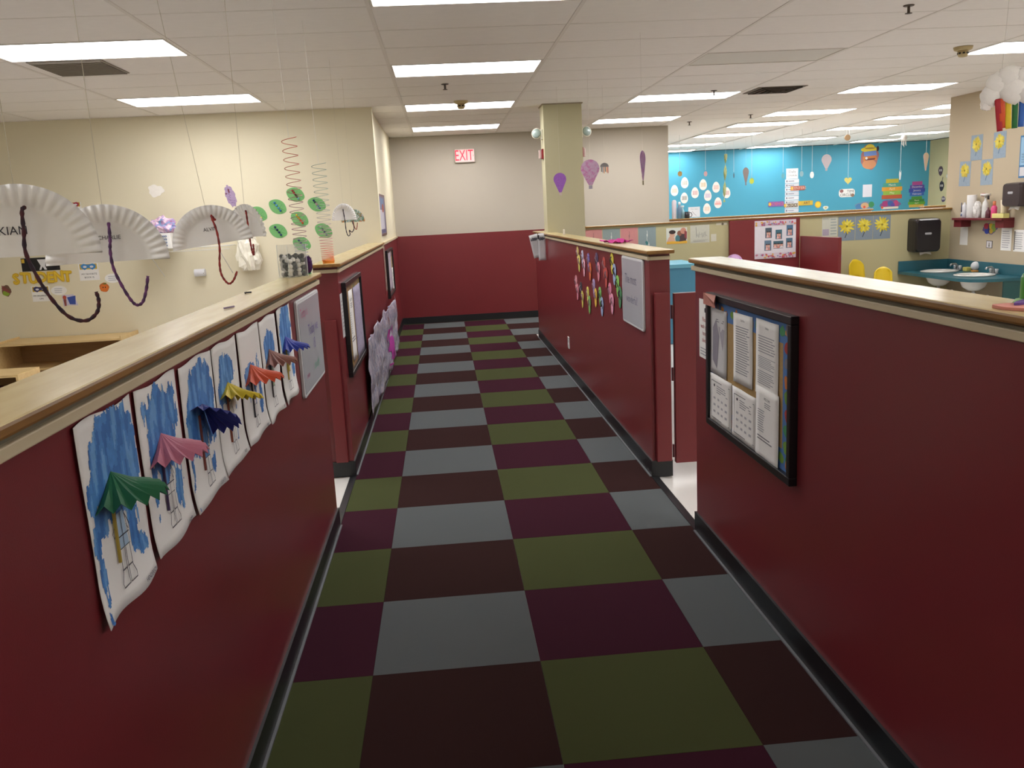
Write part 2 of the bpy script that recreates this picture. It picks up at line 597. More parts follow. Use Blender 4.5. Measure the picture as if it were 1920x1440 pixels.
for y in GY[:-1]:
    x0, x1 = -6.6, 6.38
    if y > 7.95: x0 = -0.94
    if y > 9.45: x1 = 11.38
    G().box(x0, x1, y - 0.008, y + 0.008, H - 0.001, H + 0.004).build('grid_cross_tee', GRID, ceiling)
# ceiling parts too far off or outside the view to show single tiles
g = G().box(-6.6, 6.38, -5.0, 1.69, H + 0.014, H + 0.019).box(3.25, 11.38, 11.66, 18.6, H + 0.014, H + 0.019)
tag(g.build('ceiling_tile_field', CTILE, ceiling), kind='stuff')

for (x0, y0, x1, y1, lab) in [(4.39, 11.86, 5.56, 12.48, 'lit light on the first row beyond the hall half wall, left of the pair'),
                         (4.39, 13.75, 5.56, 14.36, 'teal classroom ceiling light, second of the row behind the beige wall corner'),
                         (4.40, 16.0, 5.56, 16.6, 'teal classroom ceiling light partly hidden by the beige wall corner'),
                         (4.40, 17.9, 5.56, 18.45, 'short sliver of light at the top left of the teal wall'),
                         (6.74, 11.75, 7.88, 12.3, 'lit light above the white hanging octopus, nearest of its row'),
                         (6.72, 13.45, 7.86, 14.06, 'lit ceiling light behind the small hanging lantern cup'),
                         (6.72, 15.77, 7.84, 16.38, 'lit ceiling light left of the hanging lantern cup'),
                         (6.80, 17.80, 7.90, 18.38, 'lit ceiling light grazing the teal wall above the daily schedule'),
                         (9.03, 15.55, 10.12, 16.15, 'lit light nearest the cream side wall of the teal room'),
                         (9.02, 17.30, 10.05, 17.88, 'lit light grazing the teal wall above the burger cutout')]:
    LIGHTS.append((x0, x1, y0, y1, lab, True))
# fixtures above and behind the camera's view that the rooms also have
LIGHTS += [(-3.10, -1.885, 1.70, 2.29, 'lit ceiling light in the left room, above the picture edge', True),
           (-3.10, -1.885, -0.75, -0.15, 'lit ceiling light in the left room, level with the camera', True),
           (1.925, 3.11, 0.45, 1.05, 'lit ceiling light in the right room, beside the corridor and outside the picture', True),
           (4.385, 5.58, 0.45, 1.05, 'lit ceiling light in the right room, outside the picture, above the cap end', True),
           (1.925, 3.11, -2.0, -1.4, 'lit ceiling light in the right room, abreast of the camera', True),
           (4.385, 5.58, -2.0, -1.4, 'lit ceiling light by the right wall, abreast of the camera', True),
           (-3.10, -1.885, -3.2, -2.6, 'lit ceiling light in the left room, behind the camera', True),
           (-0.585, 0.635, -4.6, -4.0, 'lit ceiling light over the corridor far behind the camera', True),
           (4.385, 5.58, 2.90, 3.51, 'lit ceiling light in the right room, outside the picture', True)]
OFFD = M('#d9d6cd', 0.5, 0.02, 10, key='offdiffuser')
for (x0, x1, y0, y1, lab, lit) in LIGHTS:
    t = thing('ceiling_light', lab, 'ceiling light', ((x0 + x1) / 2, (y0 + y1) / 2, H), group='recessed fluorescent ceiling lights')
    a, b = (x1 - x0) / 2 - 0.014, (y1 - y0) / 2 - 0.012
    g = G()
    w = 0.014
    for (p, q, r, s_) in ((-a, a, -b, -b + w), (-a, a, b - w, b), (-a, -a + w, -b + w, b - w), (a - w, a, -b + w, b - w)):
        g.box(p, q, r, s_, -0.004, 0.016)
    g.build('frame', M('#d9d4ca', 0.5, key='lampframe'), t)
    G().box(-a + w, a - w, -b + w, b - w, 0.001, 0.012).build('diffuser', DIFF if lit else OFFD, t)

# ================================================================ OBJECTS
# ---------------------------------------------------------------- umbrella paintings on the left front wall
BLUES = [M('#4a88cc', 0.6, 0.25, 60, key='paint'), M('#3a74bb', 0.6, 0.2, 60, key='paint'), M('#6ba3da', 0.6, 0.2, 60, key='paint')]
INK = '#3a3b46'

def paint_cells(parent, w, h, blobs, seed, d, n=60):
    """brushed blue paint as thin patches lying on the sheet (u from left, v from top, 0..1)"""
    g = G()
    nx, ny = n, int(n * h / w)
    for j in range(ny):
        for i in range(nx):
            u, v = (i + 0.5) / nx, (j + 0.5) / ny
            best = -9
            for (cu, cv, ru, rv) in blobs:
                e = 1 - math.hypot((u - cu) / ru, (v - cv) / rv)
                best = max(best, e * min(ru, 0.35) / 0.3)
            k = best + 0.20 * noise.noise(Vector((u * 9 + seed * 7, v * 8, seed))) + 0.17 * noise.noise(Vector((u * 24 + seed, v * 14, seed * 3)))
            if k < 0.03 or u < 0.02 or u > 0.98: continue
            t = noise.noise(Vector((u * 12, v * 4 + seed * 5, 3.1)))
            m = 1 if t > 0.15 else (2 if t < -0.18 else 0)
            x0, x1 = -w / 2 + w * i / nx, -w / 2 + w * (i + 1) / nx
            y1, y0 = h / 2 - h * j / ny, h / 2 - h * (j + 1) / ny
            q = [(x0, y0), (x1, y0), (x1, y1), (x0, y1)]
            g.add([(x, y, d(x, y) + 0.0013) for x, y in q], [(0, 1, 2, 3)], m)
    o = g.build('blue_paint', BLUES, parent)
    o['kind'] = 'stuff'
    o['label'] = 'brushed blue watercolour rain'
    return o

def fan_umbrella(parent, x, y, R, hgt, hexc, tilt=0.0, n=10, lab=''):
    m = M(hexc, 0.6, 0.08, 40, 0.1, 300, key='fold')
    vs, fs = [(0, hgt, 0.004)], []
    rings = ((0.45, 0.50, 0.006), (1.0, 1.0, 0.012))
    cnt = 2 * n + 1
    for (rr, dd, amp) in rings:
        for i in range(cnt):
            a = math.pi * i / (2 * n)
            odd = i % 2
            r = R * rr * (0.93 if odd else 1.0)
            yy = hgt * (1 - dd) + (amp if odd else -amp * 0.15) * (1 if rr == 1 else 0.5)
            vs.append((-r * math.cos(a), yy, 0.006 + r * 0.98 * math.sin(a)))
    for i in range(cnt - 1):
        fs.append((0, 1 + i, 2 + i))
        fs.append((1 + i, 1 + cnt + i, 2 + cnt + i, 2 + i))
    o = G().add(vs, fs).build('paper_umbrella', m, parent, Matrix.Translation((x, y, 0)) @ Matrix.Rotation(tilt, 4, 'Z'), solid=0.001)
    o['label'] = lab
    return o

def child_figure(A, x, y, s, coat=None):
    s = s * 1.08
    """line drawing of a child with hat, coat and boots; y is the boot line"""
    L = lambda pts, w=0.0023: A.line([(x + a * s, y + b * s) for a, b in pts], w, INK)
    if coat:
        A.poly([(x + a * s, y + b * s) for a, b in ((-.10, .33), (.14, .33), (.09, .66), (-.06, .66))], coat)
    L([(-.02, .70), (-.07, .76), (-.06, .84), (0, .88), (.07, .86), (.1, .79), (.07, .72), (-.02, .70)])
    L([(-.12, .83), (-.05, .89), (.02, .97), (.1, .92), (.13, .83), (.02, .80), (-.12, .83)])
    L([(-.05, .69), (-.12, .55), (-.13, .34), (.15, .33), (.12, .55), (.08, .69)])
    L([(-.08, .62), (-.19, .52), (-.16, .47), (-.10, .53)])
    L([(.10, .62), (.18, .50), (.15, .46), (.11, .52)])
    L([(.01, .68), (.02, .34)])
    L([(-.09, .34), (-.09, .13), (-.14, .04), (-.13, 0), (0, 0), (0, .14), (.01, .33)])
    L([(.03, .33), (.03, .14), (.02, 0), (.15, 0), (.16, .05), (.12, .13), (.12, .33)])
    L([(-.09, .15), (.0, .15)])
    L([(.03, .15), (.12, .15)])
    L([(-.01, .80), (.0, .79)], 0.003)
    L([(.05, .80), (.06, .79)], 0.003)
    L([(-.12, .46), (.13, .45)])

PICS = [
    # yL, yR, zT, zB, umbrella hex, label words, blobs, stick hex, tilt, coat, umbrella size, name
    (-0.185, 0.095, 1.293, 0.915, '#1f6a45', 'green', [(.56, .29, .46, .30), (.28, .22, .17, .12), (.80, .10, .10, .10), (.12, .38, .11, .09), (.2, .52, .12, .1), (.1, .78, .05, .2), (.12, .6, .08, .08), (.72, .62, .09, .2), (.83, .80, .13, .07)], '#a8923a', 0.0, '#a9c4da', 0.098, 'HENDERSON'),
    (0.112, 0.395, 1.292, 0.925, '#c8798f', 'pink', [(.47, .33, .33, .31), (.80, .22, .10, .18), (.35, .15, .10, .12), (.17, .12, .06, .05), (.2, .55, .08, .2), (.75, .70, .10, .15)], '#3d2a52', 0.02, None, 0.098, 'ARMY'),
    (0.415, 0.715, 1.292, 0.922, '#2a2f86', 'dark blue, tipped over', [(.54, .30, .44, .27), (.35, .45, .34, .22), (.75, .55, .14, .12), (.08, .7, .05, .25), (.7, .8, .06, .08)], '#7a3a30', -0.55, '#5f93c8', 0.100, 'CONNER'),
    (0.716, 0.998, 1.290, 0.928, '#d9bf1c', 'yellow, tipped forward', [(.50, .24, .33, .15), (.35, .16, .12, .08), (.45, .42, .35, .06), (.2, .36, .1, .12), (.72, .75, .05, .12)], '#8a4a34', -0.22, None, 0.100, 'ROY'),
    (1.016, 1.335, 1.289, 0.930, '#d4532c', 'orange', [(.42, .40, .30, .09), (.25, .52, .08, .12), (.60, .52, .06, .12), (.8, .42, .08, .13), (.82, .70, .06, .12)], '#2d2a33', 0.0, None, 0.105, 'VEE'),
    (1.341, 1.645, 1.290, 0.928, '#8d5848', 'brown', [(.48, .34, .33, .20), (.45, .22, .18, .07)], '#3a3536', 0.0, '#9fb48e', 0.100, 'SAM'),
    (1.672, 1.975, 1.292, 0.924, '#25369c', 'bright blue', [(.50, .28, .42, .27), (.60, .10, .28, .14), (.85, .72, .12, .1)], '#b59a2e', 0.0, '#cfc04a', 0.095, 'RAY')]
for idx, (ya, yb, zt, zb, hx, words, blobs, stick, tilt, coat, R, nm) in enumerate(PICS):
    w, h = yb - ya, zt - zb
    seed = idx + 1.37
    def d(x, y, w=w, h=h, s=idx):
        t = max(0.0, 0.25 - (y / h + 0.5)) / 0.25
        l = max(0.0, -x / w)
        return 0.003 + 0.010 * t * t + 0.010 * l * l + 0.0022 * math.sin(x * 26 + s) * (0.4 + t)
    def edge(u, v, s=idx):
        return (0.004 * math.sin(v * 5 + s), 0.004 * math.sin(u * 7 + s * 2))
    p = curled_sheet('rain_painting', 'blue rain painting with a folded ' + words + ' paper umbrella', 'painting',
                     frame('E', (-0.914, (ya + yb) / 2, (zt + zb) / 2)), w, h, d, 14, 18, edge=edge, group='umbrella paintings on the left wall')
    paint_cells(p, w, h, blobs, seed, d, 64 if idx < 3 else 44)
    A = Art(p, 0.002, deform=d)
    child_figure(A, -0.005, -h / 2 + 0.035, 0.20, coat)
    A.text(nm, w * 0.32, -h / 2 + 0.012, 0.012, '#2a2f55')
    A.build('ink_drawing', 'line drawing of a child in rain boots')
    ux, uy = -0.01, zt - 0.165 - (zt + zb) / 2
    fan_umbrella(p, ux, uy - 0.004, R, 0.052, hx, tilt, lab='pleated ' + words.split(',')[0] + ' paper umbrella')
    G().box(ux - 0.026, ux - 0.020, uy - 0.125, uy + 0.02, 0.0055, 0.010).build('umbrella_stick', M(stick, 0.6, key='stick'), p)

# ---------------------------------------------------------------- whiteboards
def rounded(w, h, r=0.02, n=4):
    pts = []
    for (cx, cy, a0) in ((w / 2 - r, h / 2 - r, 0), (-w / 2 + r, h / 2 - r, 90), (-w / 2 + r, -h / 2 + r, 180), (w / 2 - r, -h / 2 + r, 270)):
        for i in range(n + 1):
            a = math.radians(a0 + 90 * i / n)
            pts.append((cx + r * math.cos(a), cy + r * math.sin(a)))
    return pts

def whiteboard(label, mx, w, h, writing):
    t = thing('whiteboard', label, 'whiteboard', matrix=mx)
    G().prism(rounded(w, h), 0.0, 0.014).build('frame', M('#d5d7d8', 0.4, key='wbframe'), t, bevel=0.003)
    o = G().prism(rounded(w - 0.03, h - 0.03, 0.012), 0.013, 0.0155).build('board', M('#b9bcc2', 0.2, 0.03, 8, key='wb'), t)
    for (s, x, y, sz, c) in writing:
        A = Art(o, 0.0156)
        A.text(s, x, y, sz, c)
        A.build('marker_writing')
    return t

whiteboard('dry erase board with purple and green marker beside the last rain painting', frame('E', (-0.915, 2.43, 1.07)), 0.66, 0.43,
           [('Today is', -0.17, 0.15, 0.06, '#a5567a'), ('Today we', 0.06, 0.055, 0.075, '#5b4a86'), ('18', 0.05, -0.02, 0.075, '#5b4a86'), ('cloudy!', 0.08, -0.12, 0.06, '#4f9a7c'), ('temp', -0.2, -0.13, 0.04, '#a5567a')])
whiteboard('dry erase board with faint writing beside the paper flip-flops', frame('W', (0.925, 3.70, 1.086)), 0.60, 0.432,
           [('The most', -0.03, 0.075, 0.085, '#4b4d63'), ('wonderful!', 0.0, -0.05, 0.075, '#5b5d73')])

# ---------------------------------------------------------------- half paper plates hanging on strings over the left wall
PLATE = M('#f4f3f0', 0.75, 0.03, 30, key='plate')
def half_plate(pos, yaw, name_txt, label, pc_hex, pc2, path, ppm, tilt=0.0, R=0.125, colour=None, tx=-0.04, ts=0.02, ty=0.05):
    """path: pipe cleaner points in quarter pixels from the plate's top, ppm pixels per metre"""
    mx = yawframe(pos, yaw, tilt)          # origin at the middle of the straight edge
    t = thing('paper_plate_jellyfish', label, 'paper plate', matrix=mx, group='half paper plates hung over the left wall')
    g = G()
    nseg = 176
    prof = [(0.0, 0.0), (0.30, 0.0), (0.62, 0.0), (0.68, 0.002), (0.72, 0.006), (0.80, 0.014), (0.88, 0.017), (1.0, 0.019)]
    vs, fs = [], []
    for (rr, z) in prof:
        for i in range(nseg + 1):
            a = math.pi * i / nseg
            amp = 0.0 if rr < 0.75 else 0.0026
            vs.append((R * rr * math.cos(a), R * rr * math.sin(a), z + amp * math.sin(a * 44)))
    for k in range(len(prof) - 1):
        for i in range(nseg):
            b = k * (nseg + 1) + i
            fs.append((b, b + 1, b + nseg + 2, b + nseg + 1))
    G().add(vs, fs).build('plate', colour or PLATE, t, smooth=True, solid=0.001)
    if name_txt:
        A = Art(t, 0.002)
        A.text(name_txt, tx, ty, ts, '#33323a', 0.0, 0.95)
        A.build('name_writing')
    s = 1.0 / (4 * ppm)
    pts = [(x * s, R - y * s, 0.012 if i == 0 else 0.022) for i, (x, y) in enumerate(path)]
    # smooth the path
    fine = []
    for i in range(len(pts) - 1):
        p0, p1, p2, p3 = pts[max(0, i - 1)], pts[i], pts[i + 1], pts[min(len(pts) - 1, i + 2)]
        for q in range(6):
            u = q / 6
            fine.append(tuple(0.5 * ((2 * b) + (c - a) * u + (2 * a - 5 * b + 4 * c - d_) * u * u + (3 * b - a - 3 * c + d_) * u ** 3) for a, b, c, d_ in zip(p0, p1, p2, p3)))
    fine.append(pts[-1])
    g = G()
    g.tube(fine, [0.0034 + 0.0007 * math.sin(i * 2.1) for i in range(len(fine))], 7)
    ca, cb = lin(pc_hex), lin(pc2)
    for i in range(len(fine)):
        k = 0.5 + 0.5 * math.sin(i * 1.1)
        for _ in range(7):
            g.vc.append(tuple(a * k + b * (1 - k) for a, b in zip(ca, cb)))
    o = g.build('pipe_cleaner', VCOL, t, smooth=True)
    o['label'] = 'twisted chenille stem hooked at the end'
    string(t, (0, R - 0.004, 0.016), (0, (H - pos[2]) / 1.0, 0.0), '#c9c2ac', 0.0007)
    return t

P1 = [(50, 170), (28, 200), (20, 340), (10, 500), (60, 680), (130, 850), (230, 1000), (345, 1045), (430, 990), (455, 900), (445, 830)]
half_plate((-1.0, -0.063, 1.583), 0.43, 'KIAN', 'largest hanging half paper plate, with a dark red and navy chenille stem', '#4a1820', '#241628', P1, 1060, tx=-0.012, ts=0.021, ty=0.045)
P2 = [(30, 133), (25, 250), (15, 340), (20, 460), (55, 580), (105, 700), (145, 750), (190, 730), (225, 640), (248, 540)]
half_plate((-1.0, 0.329, 1.553), 0.35, 'CHARLIE', 'hanging half paper plate with a purple chenille stem, right of the largest plate', '#6b3a6e', '#3d2348', P2, 840, tx=0.006, ts=0.0125, ty=0.053)
P3 = [(50, 115), (30, 80), (30, 100), (42, 200), (35, 320), (10, 430), (5, 510), (25, 570), (50, 590), (85, 565), (120, 510)]
half_plate((-1.0, 1.237, 1.562), 0.25, 'ALVIN', 'hanging half paper plate with a red chenille stem, in front of the wire shelf', '#a2362e', '#7e2a28', P3, 575, tilt=0.11, tx=0.0, ts=0.0165, ty=0.049)
P4 = [(0, 50), (30, 60), (35, 130), (40, 220), (45, 290), (55, 350), (70, 370), (75, 330), (75, 290)]
half_plate((-1.0, 1.81, 1.573), -0.75, '', 'turned half paper plate with a thin red chenille stem beside a green leaf', '#a2362e', '#7e2a28', P4, 477)
P5 = [(0, 40), (0, 120), (5, 200), (20, 235), (40, 225), (35, 195), (60, 210), (85, 180), (70, 130)]
half_plate((-1.0, 5.09, 1.618), 0.85, '', 'small white half paper plate with a black chenille stem above the rear left wall', '#2c2330', '#1c1820', P5, 242)
half_plate((-1.0, 5.95, 1.60), -0.35, '', 'small half paper plate painted in mixed colours, behind the white one', '#a2362e', '#8a4a30',
           [(0, 60), (5, 120), (20, 150), (30, 130), (35, 100)], 215, R=0.11,
           colour=mat_streaks('confetti_paint', ['#7c4a8a', '#d7d3cf', '#4f9a8a', '#d08a3a', '#c85a6a'], (30, 30, 30), 0.7))

# ---------------------------------------------------------------- slinky towers, jar and fuzzy ball on the left wall cap
def slinky(pos, top, rad, cols, label, base_hex):
    t = thing('spring_toy', label, 'spring toy', pos)
    g = G()
    hgt = top[2] - pos[2]
    dx, dy = top[0] - pos[0], top[1] - pos[1]
    path, hs = [], []
    turns_low, turns_hi = 16, 14
    n = 16
    tot = (turns_low + turns_hi) * n
    for i in range(tot + 1):
        k = i / tot
        z = 0.012 + (hgt - 0.012) * (k ** 2.1)
        a = 2 * math.pi * i / n
        r = rad * (1 + 0.22 * k)
        path.append((dx * k + r * math.cos(a), dy * k + r * math.sin(a), z))
        hs.append(k)
    g.tube(path, 0.0016, 5)
    for k in hs:
        q = k ** 1.2 * (len(cols) - 1)
        i = min(int(q), len(cols) - 2)
        f = q - i
        a, b = lin(cols[i]), lin(cols[i + 1])
        for _ in range(5):
            g.vc.append(tuple(x * (1 - f) + y * f for x, y in zip(a, b)))
    g.build('coil', VCOL, t, smooth=True)
    b = G()
    for k in range(5):
        prof = [(rad - 0.006, 0.0026 * k), (rad, 0.0026 * k), (rad, 0.0026 * k + 0.0021), (rad - 0.006, 0.0026 * k + 0.0021)]
        b.lathe(prof, (0, 0, 0), 24)
    b.build('stacked_coils', M(base_hex, 0.4, key='slinky'), t, smooth=False)
    string(t, (dx, dy, hgt - 0.002), (dx - 0.02, dy, H - pos[2]))
    return t

slinky((-0.955, 2.762, ZC), (-0.975, 2.78, 2.03), 0.030, ['#3f9a5e', '#d6d8d4', '#d8cfd2', '#b48a92', '#b08c90', '#c97a6a', '#cc5a44'],
       'stretched spring toy with a green foot and red top, behind the pompom box', '#3f9a5e')
slinky((-0.968, 3.80, ZC), (-0.976, 3.80, 1.965), 0.036, ['#e08a2a', '#e8825c', '#e6a090', '#c9a7ab', '#b7bab0', '#9fae9c', '#98a596'],
       'stretched spring toy with an orange foot on the end of the rear left wall', '#e28a2c')

t = thing('pompom_box', 'clear plastic box of black and white pompoms on the wall cap', 'box', (-0.985, 2.60, ZC), math.radians(38))
CLEAR = mat_clear('clear_plastic', '#dfe6e4', 0.05, 0.10)
s_ = 0.05
bx = G()
for (a, b, c, d_) in ((-s_, s_, -s_, -s_ + .0015), (-s_, s_, s_ - .0015, s_), (-s_, -s_ + .0015, -s_, s_), (s_ - .0015, s_, -s_, s_)):
    bx.box(a, b, c, d_, 0.0, 0.155)
bx.box(-s_, s_, -s_, s_, 0.0, 0.002)
bx.build('clear_box', CLEAR, t)
ed = G()
for (a, b) in ((-s_, -s_), (s_, -s_), (-s_, s_), (s_, s_)):
    ed.tube([(a, b, 0.0), (a, b, 0.155)], 0.0012, 5)
ed.build('box_edges', M('#e8eeec', 0.15, key='edge'), t)
PB = M('#1d1a19', 0.95, 0.2, 60, 0.6, 400, key='fuzz')
PW = M('#e6e2da', 0.95, 0.06, 60, 0.6, 400, key='fuzz')
pmesh = {}
for k_, m_ in (('b', PB), ('w', PW)):
    o = G().ball((0, 0, 0), 0.0118, 10, 7).build('pompom', m_, smooth=True)
    pmesh[k_] = o.data
    bpy.data.objects.remove(o)
random.seed(11)
for lz in range(5):
    for ix in range(4):
        for iy in range(4):
            if lz == 4 and random.random() < 0.45: continue
            o = bpy.data.objects.new('pompom', pmesh['w' if random.random() < 0.5 else 'b'])
            col.objects.link(o)
            o.parent = t
            o.location = (-0.0345 + 0.023 * ix + random.uniform(-.003, .003), -0.0345 + 0.023 * iy + random.uniform(-.003, .003), 0.014 + 0.0195 * lz + (0.008 * ((ix + iy) % 2) if lz else 0) + random.uniform(-.002, .004))

def fuzzy(pos, r, hexc, name, label, cat, sz=1.0):
    random.seed(5)
    g = G()
    g.ball((0, 0, r * sz), r * 0.85, 14, 10, sz=sz)
    for i in range(320):
        a, b = random.uniform(0, 2 * math.pi), math.acos(random.uniform(-1, 1))
        dv = Vector((math.sin(b) * math.cos(a), math.sin(b) * math.sin(a), math.cos(b) * sz))
        p = Vector((0, 0, r * sz)) + dv * r * 0.8
        q = Vector((0, 0, r * sz)) + dv * r * random.uniform(0.98, 1.1)
        q.z = max(q.z, 0.001)
        sd = dv.cross(Vector((0.3, 0.2, 0.9))).normalized() * r * 0.06
        g.add([p - sd, p + sd, q], [(0, 1, 2)])
    o = g.build(name, M(hexc, 0.9, 0.3, 40, key='fuzzy'), None, Matrix.Translation(pos), smooth=True)
    return tag(o, label, cat)
fuzzy((-0.928, 2.700, ZC), 0.026, '#4a1f5a', 'fuzzy_toy', 'purple fuzzy tassel toy right beside the pompom box', 'toy', 1.9)

# scraps lying on the left cap
for (x, y, hx, lab, pts) in ((-1.005, 1.69, '#2b2830', 'tiny black bent craft scrap on the left wall cap', [(-.014, 0), (-.006, .012), (.004, .012), (.016, .007)]),
                             (-0.945, 1.12, '#9d8aa8', 'faint lilac paper scrap on the left wall cap', [(-.02, -.004), (0, 0), (.022, .008)])):
    g = G().tube([(a, b * 2, 0.0035) for a, b in pts], 0.003, 6)
    tag(g.build('craft_scrap', M(hx, 0.8, key='scrap'), None, Matrix.Translation((x, y, ZC)) @ Matrix.Rotation(0.6, 4, 'Z')), lab, 'scrap')

# ---------------------------------------------------------------- decorations on the cream back wall of the left room (y = 7.95)
def wallp(x, z, rot=0.0, y=7.95):
    return frame('S', (x, y, z), rot)

def leaf_outline(rx, ry, rot, n=26):
    pts = []
    for i in range(n):
        a = 2 * math.pi * i / n
        k = 1 + 0.14 * abs(math.cos(a)) ** 6
        x, y = rx * math.cos(a) * k, ry * math.sin(a)
        pts.append((x * math.cos(rot) - y * math.sin(rot), x * math.sin(rot) + y * math.cos(rot)))
    return pts
LEAVES = [(-1.79, 1.913, 'with a red and black bead caterpillar, topmost', ['#b23a3a', '#b23a3a', '#5a1f22', '#2a2426', '#7fa8b8']),
          (-1.99, 1.795, 'with a light blue bead caterpillar, left of the tall spring', ['#3f7fb8', '#4a94c8', '#5aa0c4', '#2f6fa8']),
          (-1.575, 1.80, 'with a navy and pink bead caterpillar, right of the tall spring', ['#1f2a5a', '#2a2a3a', '#b88a9a', '#7a9ab0', '#2f4a7a']),
          (-1.77, 1.654, 'with a yellow and orange bead caterpillar', ['#d8c23a', '#e0b02a', '#d8862a', '#d0542a', '#d0542a']),
          (-2.01, 1.54, 'with a navy bead caterpillar, above the pompom box', ['#1f2a5a', '#22305f', '#1f2a5a', '#2f4a7a']),
          (-1.527, 1.518, 'with a grey and teal bead caterpillar, above the orange spring', ['#9ad0b0', '#2f4a5a', '#2a3f5a', '#4f7a8a']),
          (-1.772, 1.39, 'with a blue bead caterpillar, lowest', ['#1f3a7a', '#2a3a6a', '#7a9ac0', '#2a4a8a']),
          (-2.20, 1.73, 'with a pink and yellow bead caterpillar, behind the turned plate', ['#b23a4a', '#a83a4a', '#d8c88a', '#c8c06a'])]
for i, (x, z, lab, beads) in enumerate(LEAVES):
    rot = -0.55 if i % 2 else -0.4
    g = G().prism(leaf_outline(0.088, 0.074, rot), 0.0, 0.003)
    o = g.build('paper_leaf', M('#6fae68', 0.7, 0.12, 40, key='leaf'), None, wallp(x, z))
    tag(o, 'green paper leaf ' + lab, 'paper leaf', 'green paper leaves on the cream wall')
    A = Art(o, 0.0032)
    c, s = math.cos(rot), math.sin(rot)
    A.line([(-0.08 * c, -0.08 * s), (0.085 * c, 0.085 * s)], 0.003, '#3f7a48')
    for k in (-0.5, -0.1, 0.3):
        A.line([(k * .08 * c, k * .08 * s), (k * .08 * c + .03, k * .08 * s + .035)], 0.002, '#3f7a48')
    A.build('leaf_veins')
    cat_ = G()
    mats_ = []
    for k, hx in enumerate(beads):
        f = k / (len(beads) - 1) - 0.5
        cat_.ball((f * 0.055, -f * 0.085, 0.011), 0.012, 8, 6, m=k)
        mats_.append(M(hx, 0.9, 0.1, 60, key='bead'))
    cat_.build('pompom_caterpillar', mats_, o, smooth=True)

def blob(rx, ry, n=40, jag=0.12, seed=0, lobes=5):
    pts = []
    for i in range(n):
        a = 2 * math.pi * i / n
        k = 1 + jag * math.sin(a * lobes + seed) + jag * 0.6 * math.sin(a * (lobes * 2 + 1) + seed * 2)
        pts.append((rx * k * math.cos(a), ry * k * math.sin(a)))
    return pts
tag(G().prism(blob(0.078, 0.062, seed=1.2, lobes=3), 0, 0.003).build('paper_cloud', M('#f3efe6', 0.8, key='cloudpaper'), None, wallp(-3.235, 2.022)),
    'small white cut-out cloud alone on the cream wall', 'cutout')
o = tag(G().prism(blob(0.05, 0.115, 48, 0.07, 0.4, 9), 0, 0.003).build('paper_jellyfish', M('#a58fae', 0.8, 0.2, 60, key='lilac'), None, wallp(-2.47, 1.93, 0.25)),
        'lilac scribbled paper cut-out above the turned plate', 'cutout')
A = Art(o, 0.0032)
for k in range(7):
    A.line([(random.uniform(-.03, .03), .09 - k * .026), (random.uniform(-.035, .035), .075 - k * .026), (random.uniform(-.03, .03), .06 - k * .026)], 0.004, '#7c5f8a')
A.ell(0.0, 0.055, 0.008, 0.026, '#6a2f3a', rot=-0.1)
A.ell(-0.035, 0.035, 0.009, 0.008, '#6a2f3a')
A.build('crayon_marks')

# STUDENT bulletin display
st = thing('letter_banner', 'yellow bubble letters spelling STUDENT on the cream wall', 'lettering', matrix=wallp(-4.525, 1.172))
for i, ch in enumerate('STUDENT'):
    x = -0.265 + i * 0.088
    vs, fs = text_mesh(ch)
    gl, gs = G(), G()
    ang = random.uniform(-0.06, 0.06)
    A2 = Art(st, 0.004)
    for k in range(14):
        a = 2 * math.pi * k / 14
        A2.text(ch, x + 0.010 * math.cos(a), 0.010 * math.sin(a) + (i % 2) * .006, 0.15, '#dcb12a', ang, 0.92)
    A2.text(ch, x, (i % 2) * .006, 0.15, '#e8c83c', ang, 0.92)
    A2.build('letter')

def card(name, label, cat, x, z, w, h, mat=PAPER, rot=0.0, y=7.95, t=0.0015):
    return sheet(name, label, cat, wallp(x, z, rot, y), w, h, mat, t)

def mask_shape(A, cx, cy, w, hx, eye='#d8dce4', band='#c9a83a'):
    h = w * 0.42
    A.rect(cx - w * .56, cy - h * .4, cx + w * .56, cy + h * .45, band)
    pts = [(-.5, .25), (-.3, .5), (-.08, .36), (.08, .36), (.3, .5), (.5, .25), (.46, -.2), (.25, -.5), (.06, -.2), (-.06, -.2), (-.25, -.5), (-.46, -.2)]
    A.poly([(cx + a * w, cy + b * h) for a, b in pts], hx)
    A.ell(cx - .22 * w, cy, .12 * w, .17 * h, eye)
    A.ell(cx + .22 * w, cy, .12 * w, .17 * h, eye)

for (x, z, w, h, hx, txt, lab) in ((-4.035, 1.215, 0.205, 0.185, '#3f83bd', ('MY FAVORITE', 'BOOK IS.'), 'blue mask card reading MY FAVORITE BOOK IS on the cream wall'),
                                   (-4.56, 1.01, 0.19, 0.165, '#33345f', ("I'M WORKING", 'ON.'), "dark mask card reading I'M WORKING ON below the yellow letters"),
                                   (-4.10, 1.885, 0.165, 0.12, '#9c2f45', ('PLAY', ''), 'red mask card peeking out between two paper plates')):
    o = card('mask_card', lab, 'card', x, z, w, h)
    A = Art(o, 0.0018)
    mask_shape(A, 0, h * .28, w * .78, hx)
    A.text(txt[0], 0, -h * .14, 0.026, '#26262c')
    A.text(txt[1], 0, -h * .33, 0.026, '#26262c')
    A.build('print')
o = card('graduation_card', 'black poster with a small white figure above the yellow letters', 'poster', -4.52, 1.32, 0.39, 0.14, M('#1c1b1c', 0.7, key='blackcard'))
A = Art(o, 0.0018)
A.poly([(-.03, .05), (.06, .05), (.045, -.02), (.06, -.06), (.035, -.06), (.018, -.025), (0, -.06), (-.02, -.06), (.0, -.015)], '#e4e4e8')
A.build('white_figure')
